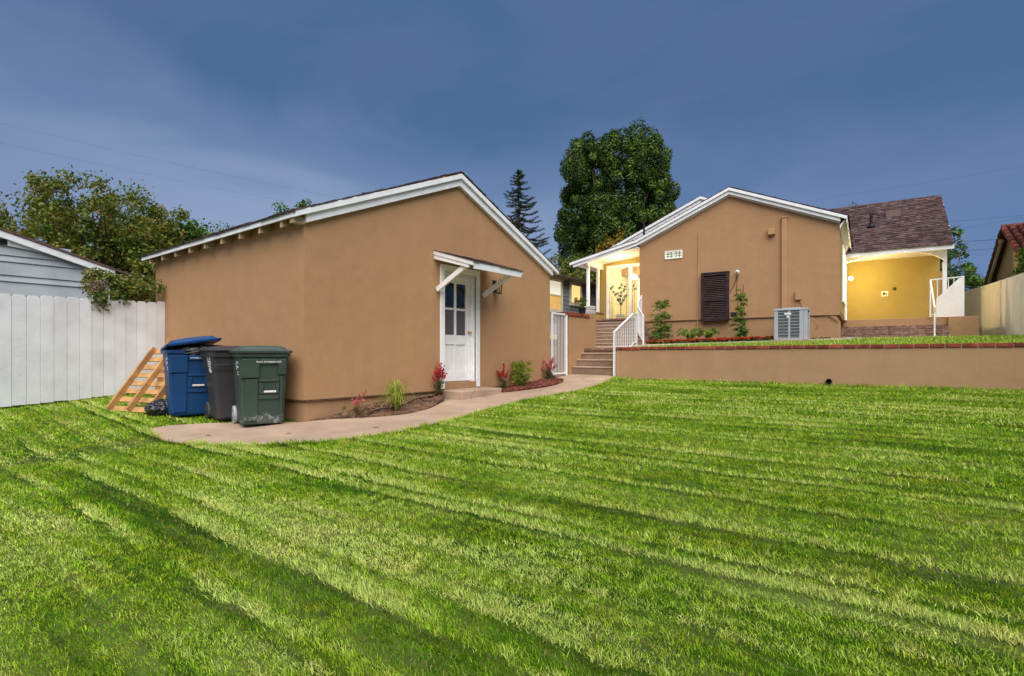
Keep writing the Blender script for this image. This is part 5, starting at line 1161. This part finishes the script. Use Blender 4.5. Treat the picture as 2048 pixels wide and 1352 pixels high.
# left tree, airy
def shp(p, r_): return True
crown_tree('airy_tree', 'wide airy olive and rust tree left of the garage roof', 'tree', (-23.3, 6.2, .6), 8, 3.7, 3.5, 3.0, 7.35, 230, .60, 170, .060, L_OLIVE, 31, .16, inner=.1, twigs=60, shell=.2)
crown_tree('airy_tree', 'low olive tree at the far left behind the grey outbuilding', 'tree', (-25.2, 2.4, .6), 8, 2.2, 2.4, 3.0, 6.4, 90, .6, 150, .060, L_OLIVE, 33, .13, inner=.1, twigs=30, shell=.2)
crown_tree('leafy_tree', 'small dense green tree peeking over the garage eave', 'tree', (-23.6, 9.4, .6), 8, 1.4, 1.4, 3.5, 6.7, 40, .5, 120, .09, L_GREEN, 35, .12, twigs=12)
crown_tree('leafy_tree', 'green tree between the airy tree and garage eave', 'tree', (-22.6, 8.0, .6), 8, 1.3, 1.3, 3.0, 6.0, 36, .5, 90, .08, L_OLIVE, 36, .12, twigs=12)
crown_tree('sapling', 'thin wispy sapling tip above the left garage roof slope', 'sapling', (-31.1, 13.9, .8), 8, .9, .9, 4.2, 9.1, 30, .4, 26, .07, L_GREEN, 37, .07, twigs=25)
for i, (x, y, z, r, lb) in enumerate(((-22.87, 12.68, 8.05, .5, 'small tuft of green treetop on the garage roofline'), (-22.2, 13.4, 8.2, .35, 'tiny dark treetop right of the tuft on the garage roofline'))):
    crown_tree('treetop', lb, 'tree', (x, y, .8), 8, r, r, z-2.6, z+.35, 14, .3, 60, .06, L_GREEN, 50+i, .08, twigs=6)
crown_tree('shrub', 'tangled brown and green shrub between white fence and garage', 'shrub', (-13.3, 4.9, .6), 3, .9, .75, 1.2, 3.6, 55, .35, 110, .045, L_BUSH, 61, .05, twigs=20)
# vine hanging over the fence
rs = np.random.RandomState(77); vn = thing('fence_vine', 'leafy green and brown vine spilling over the top of white fence', 'vine', (-12.1, 3.4, .4))
C = [(-11.95+rs.normal(0, .13)-.1*k, 3.15+rs.uniform(-.08, .95), 2.42+rs.normal(0, .10)+.1*k) for k in (0, 1, 2) for _ in range(12)]+[(-11.68-.06*k, 3.12+rs.normal(0, .05), 2.32-.07*k) for k in range(6)]
leafcloud('leaves', C, .16, 75, .032, L_BUSH, vn, rs, origin=(-12.1, 3.4, .4)); mb = MB()
for i in range(14): c = C[rs.randint(len(C))]; mb.tube(smoothline([(-12.2, 3.3, 1.0), ((c[0]-12.2)/2, (c[1]+3.3)/2, 2.3), c, (c[0]+.12, c[1]-.15, c[2]-.12)], 3), .006, 4)
mb.build('stems', BARK, vn)
C2 = [(-11.7+rs.normal(0, .05), 3.03+rs.normal(0, .07), 2.45+rs.normal(0, .06)) for _ in range(10)]
leafcloud('flowers', C2, .08, 26, .020, leafmat('mauve_petal', (.10, .06, .04), (.17, .11, .08), (.24, .18, .13)), vn, rs, origin=(-12.1, 3.4, .4))
# conifer
def conifer(loc, H, rb, seed):
    rs = np.random.RandomState(seed); t = thing('conifer', 'slender dark conifer with drooping open branches right of garage peak', 'tree', loc); mb = MB(); x, y, z = loc
    mb.tube([(x, y, z), (x, y, z+H*.6), (x, y, z+H)], [.2, .1, .015], 8); P = []
    nb_ = 210
    for i in range(nb_):
        f = (i/nb_)**.9; hz_ = z+H*(.22+.77*f); ln = rb*(1-f)**.85*rs.uniform(.65, 1.12)+.15; a = rs.uniform(0, 6.28)
        pts = [(x+math.cos(a)*ln*q, y+math.sin(a)*ln*q, hz_-.22*ln*math.sin(q*2.2)+.14*ln*q*q) for q in (0, .35, .7, 1)]
        mb.tube(pts, [.03, .02, .014, .005], 4, False)
        for q in np.linspace(.18, 1, max(4, int(ln*6))):
            px = np.array([np.interp(q, (0, .35, .7, 1), [p[k] for p in pts]) for k in range(3)]); P.append(px)
    P = np.array(P); leafcloud('crown', P, .16, 22, .07, L_CON, t, rs, asp=.18, origin=loc, shell=.1, squash=.45, up=.6); mb.build('trunk', BARK, t)
conifer((-21.6, 28.8, .8), 13.0, 4.0, 5)
crown_tree('golden_shrub', 'golden orange tipped shrub in front of the big tree', 'shrub', (-17.6, 34.4, .8), 9, 1.25, 1.0, 5.5, 10.0, 46, .4, 90, .09, L_ORG, 81, .06, twigs=10, squash=1.6)
crown_tree('small_tree', 'small dark tree with sky gaps above the grey house roof', 'tree', (-16.0, 25.6, .8), 6, 2.6, 1.8, 3.8, 6.9, 70, .42, 45, .07, L_OLIVE, 83, .1, inner=.1, twigs=40, shell=.3)
crown_tree('small_tree', 'dark leafy tree seen through the porch column gap', 'tree', (-13.6, 27.5, .8), 6, 1.5, 1.5, 2.2, 5.6, 45, .5, 60, .08, L_OLIVE, 84, .1, twigs=20)
crown_tree('twiggy_tree', 'bare twig tips above the ridge of the brown roof', 'tree', (-3.7, 40, 1.4), 6, .8, .8, 8.2, 11.0, 9, .3, 26, .10, L_OLIVE, 85, .08, twigs=9)
crown_tree('leafy_tree', 'tall sparse green tree right of the arched porch column', 'tree', (1.1, 35.0, 1.5), 6, .8, .8, 3.2, 7.7, 36, .33, 60, .075, L_GREEN, 87, .09, inner=.1, twigs=26)
crown_tree('leafy_tree', 'bright green shrub tree over the far end of boundary wall', 'tree', (1.9, 34.6, 1.5), 6, .8, .8, 2.8, 5.6, 30, .38, 80, .08, L_LIME if False else L_GREEN, 88, .09, twigs=10)
crown_tree('broadleaf_bush', 'bright green bush against the tiled house at the right edge', 'bush', (2.72, 23.4, 1.7), 6, .38, .5, 3.3, 4.75, 26, .2, 90, .05, leafmat('bright_leaf', (.03, .07, .008), (.08, .16, .012), (.15, .26, .02)), 89, .04, twigs=10)

# ------------------------------------------------------------------ garden plants
RED = leafmat('red_petal', (.35, .01, .012), (.62, .03, .035), (.75, .12, .11), .5, 20); PINK = leafmat('pink_petal', (.42, .07, .08), (.62, .16, .16), (.75, .32, .28), .5, 20)
L_BRZ = leafmat('bronze_leaf', (.045, .07, .014), (.10, .11, .025), (.17, .12, .04), .5, 9); STEM = M_('stem', (.12, .06, .035), .7)
def gaura(label, x, y, z, h, w_, seed, petal=RED, dense=1.0, lean=0):
    rs = np.random.RandomState(seed); t = thing('gaura', label, 'flowering plant', (x, y, z), group='red flowering plants by the garage'); mb = MB(); tips = []; fl = []
    for i in range(int(26*dense)):
        a = rs.uniform(0, 6.28); r = w_*rs.uniform(.1, 1); hh = h*rs.uniform(.6, 1.05); tp = Vector((x+r*math.cos(a)+lean*.0, y+r*math.sin(a)+lean, z+hh)); m = Vector((x+r*.3*math.cos(a), y+r*.3*math.sin(a), z+hh*.55))
        mb.tube([(x, y, z), m, tp], [.004, .003, .002], 4, False)
        for k in range(7): q = rs.uniform(.72, 1.02); p = m.lerp(tp, (q-.5)/.5); fl.append(p+Vector(rs.normal(0, .008, 3)))
        for k in range(3): tips.append(Vector((x, y, z)).lerp(m, rs.uniform(.1, 1)))
    mb.build('stems', STEM, t)
    leafcloud('flowers', fl, .016, 8, .0125, petal, t, rs, asp=.6, origin=(x, y, z), shell=.2)
    low = [(x+rs.normal(0, w_*.33), y+rs.normal(0, w_*.33), z+rs.uniform(.02, h*.42)) for _ in range(int(34*dense))]
    leafcloud('foliage', low, w_*.22, 34, .017, L_BRZ, t, rs, asp=.22, origin=(x, y, z), shell=.1, squash=1.3, up=.0); return t
def zb(x, y, m=False): return float(ground(x, y))+(.02 if m else .035+.10*float(sst(-x, 6.35, 7.0)*sst(y, 4.6, 5.6)))
gaura('sparse pink-stemmed plant nearest the garage corner', -6.62, 4.86, zb(-6.62, 4.86), .34, .22, 1, PINK, .38)
gaura('tall scarlet flowering plant left of the doorstep', -6.86, 6.78, zb(-6.86, 6.7), .56, .15, 2, RED, 1.1)
gaura('red flowering plant right of the door beside the lime shrub', -6.86, 8.62, zb(-6.8, 8.6, 1), .50, .15, 3, RED, .7, -.04)
gaura('pink and dark red plant next to the white iron gate', -6.84, 10.30, zb(-6.8, 10.3, 1), .50, .19, 4, PINK, 1.1)
def strappy(label, x, y, z, h, w_, n, seed, mat, name='strap_plant', arch=1.0):
    rs = np.random.RandomState(seed); t = thing(name, label, 'plant', (x, y, z)); V = []; F = []
    for i in range(n):
        a = rs.uniform(0, 6.28); r = w_*rs.uniform(.3, 1.0); hh = h*rs.uniform(.35, 1.05); wd = rs.uniform(.003, .006); sx, sy = -math.sin(a)*wd, math.cos(a)*wd; b = len(V); S = 7
        for k in range(S+1):
            q = k/S; rr_ = r*(q**1.3); zz_ = hh*math.sin(q*(1.5+1.3*abs(math.sin(i*1.7)))*arch)
            w2 = (1-q)**.5+.05; V += [(rr_*math.cos(a)-sx*w2, rr_*math.sin(a)-sy*w2, zz_), (rr_*math.cos(a)+sx*w2, rr_*math.sin(a)+sy*w2, zz_)]
        F += [(b+2*k, b+2*k+1, b+2*k+3, b+2*k+2) for k in range(S)]
    o = npmesh('leaves', V, F, mat, t); return t
strappy('bright yellow-green strap-leaved plant in the soil bed left of the door', -6.42, 5.42, zb(-6.42, 5.42), .50, .40, 210, 5, leafmat('yellow_strap', (.13, .22, .02), (.30, .42, .04), (.5, .48, .08), .45, 12))
t5 = thing('lime_shrub', 'rounded lime yellow shrub right of the door', 'shrub', (-6.80, 9.12, zb(-6.8, 9.1, 1))); rs = np.random.RandomState(91); lc = (-6.80, 9.12, zb(-6.8, 9.1, 1))
C = [(lc[0]+rs.normal(0, .09), lc[1]+rs.normal(0, .15), lc[2]+rs.uniform(.14, .54)) for _ in range(60)]
leafcloud('foliage', C, .085, 40, .024, L_LIME, t5, rs, asp=.25, origin=lc, shell=.3, up=.5); mb = MB(); limbs(mb, (lc[0], lc[1], lc[2]), [C[i] for i in range(22)], .007, rs); mb.build('stems', STEM, t5)
strappy('dark green arching plant under the lime shrub', -6.66, 9.0, zb(-6.6, 9.0, 1), .17, .24, 46, 6, L_GREEN)
# terrace bed plants (house frame coordinates)
def Tz(a, b, o=.02): x, y = HW(a, b); return x, y, float(terrace(x, y))+o
BAM = leafmat('fern_leaf', (.10, .17, .02), (.22, .32, .04), (.38, .45, .09), .5, 6); L_FRN = leafmat('fern_low', (.05, .10, .015), (.12, .21, .03), (.24, .33, .06), .5, 6); STAKE = M_('bamboo_cane', (.20, .16, .05), .7)
def layered(label, a, b, h, tiers, seed, name, lens, cane=False, dark=False):
    x, y, z = Tz(a, b); rs = np.random.RandomState(seed); t = thing(name, label, 'plant', (x, y, z), group='tall leafy plants against the tan wall'); mb = MB(); P = []; Q = []
    for k in range(3): mb.tube([(x+.03*k-.03, y, z), (x+.02*k-.02+rs.normal(0, .01), y, z+h*.6), (x+rs.normal(0, .03), y, z+h*.98)], [.011, .008, .004], 5, False)
    for zt_, ln in tiers:
        for i in range(10):
            an = rs.uniform(0, 6.28); l = ln*rs.uniform(.4, 1.25); z0 = z+h*zt_+rs.normal(0, .07)
            for q in np.linspace(.25, 1, 7): p = (x+math.cos(an)*l*q, y+math.sin(an)*l*q*.7, z0+.22*l*math.sin(q*2.6)); (P if zt_ > .45 or not dark else Q).append(p)
            mb.tube([(x, y, z0), (x+math.cos(an)*l*.5, y+math.sin(an)*l*.35, z0+.2*l), (x+math.cos(an)*l, y+math.sin(an)*l*.7, z0+.1*l)], .003, 4, False)
    mb.build('stems', STEM, t)
    leafcloud('foliage', P, .04, 9, .034, BAM, t, rs, asp=.2, origin=(x, y, z), shell=.1)
    if Q: leafcloud('lower_foliage', Q, .055, 11, .036, L_FRN, t, rs, asp=.3, origin=(x, y, z), shell=.1)
    if cane: mb = MB(); mb.tube([(x+.05, y-.02, z), (x+.07, y-.02, z+h*1.06)], .018, 6); mb.build('cane', STAKE, t)
    return t
layered('tiered feathery plant at the left end of the terrace bed', -5.72, 17.65, 1.42, [(.95, .26), (.88, .32), (.66, .40), (.60, .40), (.48, .34), (.34, .36), (.22, .38), (.15, .3)], 1, 'tiered_plant', 1, dark=True)
layered('tall narrow plant tied to a cane right of the louvred shutter', -3.22, 17.65, 1.66, [(.86, .20), (.78, .24), (.62, .24), (.55, .22), (.4, .2), (.30, .26), (.2, .24), (.12, .22)], 2, 'staked_plant', 1, cane=True, dark=True)
def palm(label, a, b, h, w_, seed):
    x, y, z = Tz(a, b); rs = np.random.RandomState(seed); t = thing('small_palm', label, 'palm', (x, y, z), group='small palms under the shutter'); P = []; mb = MB()
    for i in range(15):
        an = rs.uniform(0, 6.28); l = w_*rs.uniform(.6, 1.1); hh = h*rs.uniform(.6, 1)
        pts = [(x+math.cos(an)*l*q, y+math.sin(an)*l*q*.7, z+hh*math.sin(q*2.3)) for q in np.linspace(0, 1, 9)]; mb.tube(pts, .005, 4, False); P += pts[2:]
        P += [tuple((np.array(pts[k])+np.array(pts[k+1]))/2) for k in range(2, 8)]
    mb.build('stems', M_('palm_stem', (.10, .14, .03)), t); leafcloud('fronds', P, .03, 14, .05, BAM, t, rs, asp=.12, origin=(x, y, z), shell=.1, up=0)
palm('larger leafy palm below the left edge of the shutter', -4.72, 17.6, .52, .42, 3); palm('slim small palm below the middle of the shutter', -4.18, 17.62, .50, .30, 4)
L_MUM = leafmat('mum_petal', (.38, .018, .008), (.55, .045, .010), (.62, .12, .02), .6, 9)
x, y, z = Tz(-6.0, 17.3)
def mum(a, b, s, seed, label=None):
    x, y, z = Tz(a, b); rs = np.random.RandomState(seed); t = thing('flower_clump', label, 'flowers', (x, y, z), group='red flower clumps along the terrace bed')
    C = [(x+rs.normal(0, s*.45), y+rs.normal(0, s*.3), z+rs.uniform(.02, .08)) for _ in range(12)]; leafcloud('foliage', C, .07, 34, .024, L_GREEN, t, rs, origin=(x, y, z))
    C = [(x+s*rs.uniform(-1, 1), y+s*.7*rs.uniform(-1, 1), z+.115+rs.uniform(-.02, .035)) for _ in range(30)]; leafcloud('flowers', C, .035, 26, .02, L_MUM, t, rs, origin=(x, y, z), up=1, squash=.6)
rr_ = random.Random(3); cl_ = [(-6.32, 16.95), (-6.02, 17.15), (-5.68, 17.2), (-5.30, 17.25), (-4.95, 17.3), (-4.62, 17.35), (-4.32, 17.35), (-4.02, 17.38), (-3.72, 17.4), (-3.36, 17.4), (-3.06, 17.42), (-2.78, 17.44), (-2.42, 17.44)]
ORD = 'first second third fourth fifth sixth seventh eighth ninth tenth eleventh twelfth thirteenth'.split()
for i, (a, b) in enumerate(cl_): mum(a, b, rr_.uniform(.15, .2), 100+i, 'orange-red flower clump, '+ORD[i]+' from the curved railing along the terrace bed')
dl = thing('dead_leaves', 'small heap of dry brown leaves right of the air conditioner', 'leaves', Tz(-.95, 17.3)); rs = np.random.RandomState(2); x, y, z = Tz(-.95, 17.3)
leafcloud('leaf_heap', [(x+rs.normal(0, .14), y+rs.normal(0, .05), z+.03) for _ in range(14)], .05, 14, .035, leafmat('dry_leaf', (.14, .06, .03), (.25, .12, .06), (.34, .2, .11)), dl, rs, origin=(x, y, z))
# dark pot with a small plant on the garden wall
dp = thing('potted_plant', 'small plant in a dark pot on the garden wall cap', 'potted plant', (-7.14, 12.30, 2.29)); mb = MB(); mb.lathe([(.07, 0), (.10, .17), (.11, .18), (.09, .18)], 12, (-7.14, 12.30, 2.29)); mb.build('pot', DARK, dp)
rs = np.random.RandomState(4); leafcloud('foliage', [(-7.14+rs.normal(0, .03), 12.30+rs.normal(0, .03), 2.5+rs.uniform(0, .2)) for _ in range(14)], .06, 26, .025, L_OLIVE, dp, rs, origin=(-7.14, 12.30, 2.29))
# sapling in a white pot behind the porch glass
x, y = HW(-8.22, 20.35); z = 2.505; pt = thing('indoor_sapling', 'green sapling in a white pot behind the porch glass', 'potted plant', (x, y, z)); mb = MB(); mb.lathe([(.15, 0), (.2, .36), (.18, .36), (.17, .3)], 16, (x, y, z)); mb.build('pot', WHITE, pt)
mb = MB(); mb.tube([(x, y, z+.3), (x, y, z+.9), (x+.05, y, z+1.75)], [.014, .012, .006], 6); rs = np.random.RandomState(8); tips = [(x+rs.normal(0, .22), y+rs.normal(0, .2), z+rs.uniform(.75, 1.6)) for _ in range(26)]
limbs(mb, (x, y, z+.7), tips, .007, rs); mb.build('trunk', STEM, pt); leafcloud('foliage', tips, .07, 22, .034, L_GREEN, pt, rs, origin=(x, y, z), shell=.1)
# overhead wires
def wire(label, p, q, sag, r, group=None):
    p, q = Vector(p), Vector(q); mb = MB(); mb.tube([p.lerp(q, i/24)-Vector((0, 0, sag*4*(i/24)*(1-i/24))) for i in range(25)], r, 5); o = mb.build('power_line', WIRE); tag(o, label, 'cable', 'overhead wires')
def cw(px, py, D): k = (px-1024)/1073; return ((.792*k-.610)*D, (.610*k+.792)*D, 1.2+(712-py)/1073*D)
WIRE = M_('weathered_cable', (.05, .065, .09), .7)
wire('upper faint wire crossing the sky at the left', cw(-500, 120, 40), cw(700, 400, 66), .5, .006); wire('lower faint wire crossing the sky at the left', cw(-500, 170, 40), cw(700, 425, 66), .5, .006)
wire('faint wire above the brown roof rising to the right', cw(1600, 404, 55), cw(2300, 285, 45), .2, .007)
wire('topmost thin wire between the brown roof and the tiled house', cw(1820, 449, 55), cw(2300, 406, 45), .1, .012); wire('second thin wire, crossing upward between brown roof and tiled house', cw(1820, 475, 55), cw(2300, 385, 45), .1, .009)
wire('third and darkest wire, ending at the tiled house', cw(1800, 489, 50), cw(2100, 472, 42), .05, .020); wire('lowest wire between the green tree and the tiled house', cw(1800, 511, 50), cw(2100, 487, 42), .05, .014)
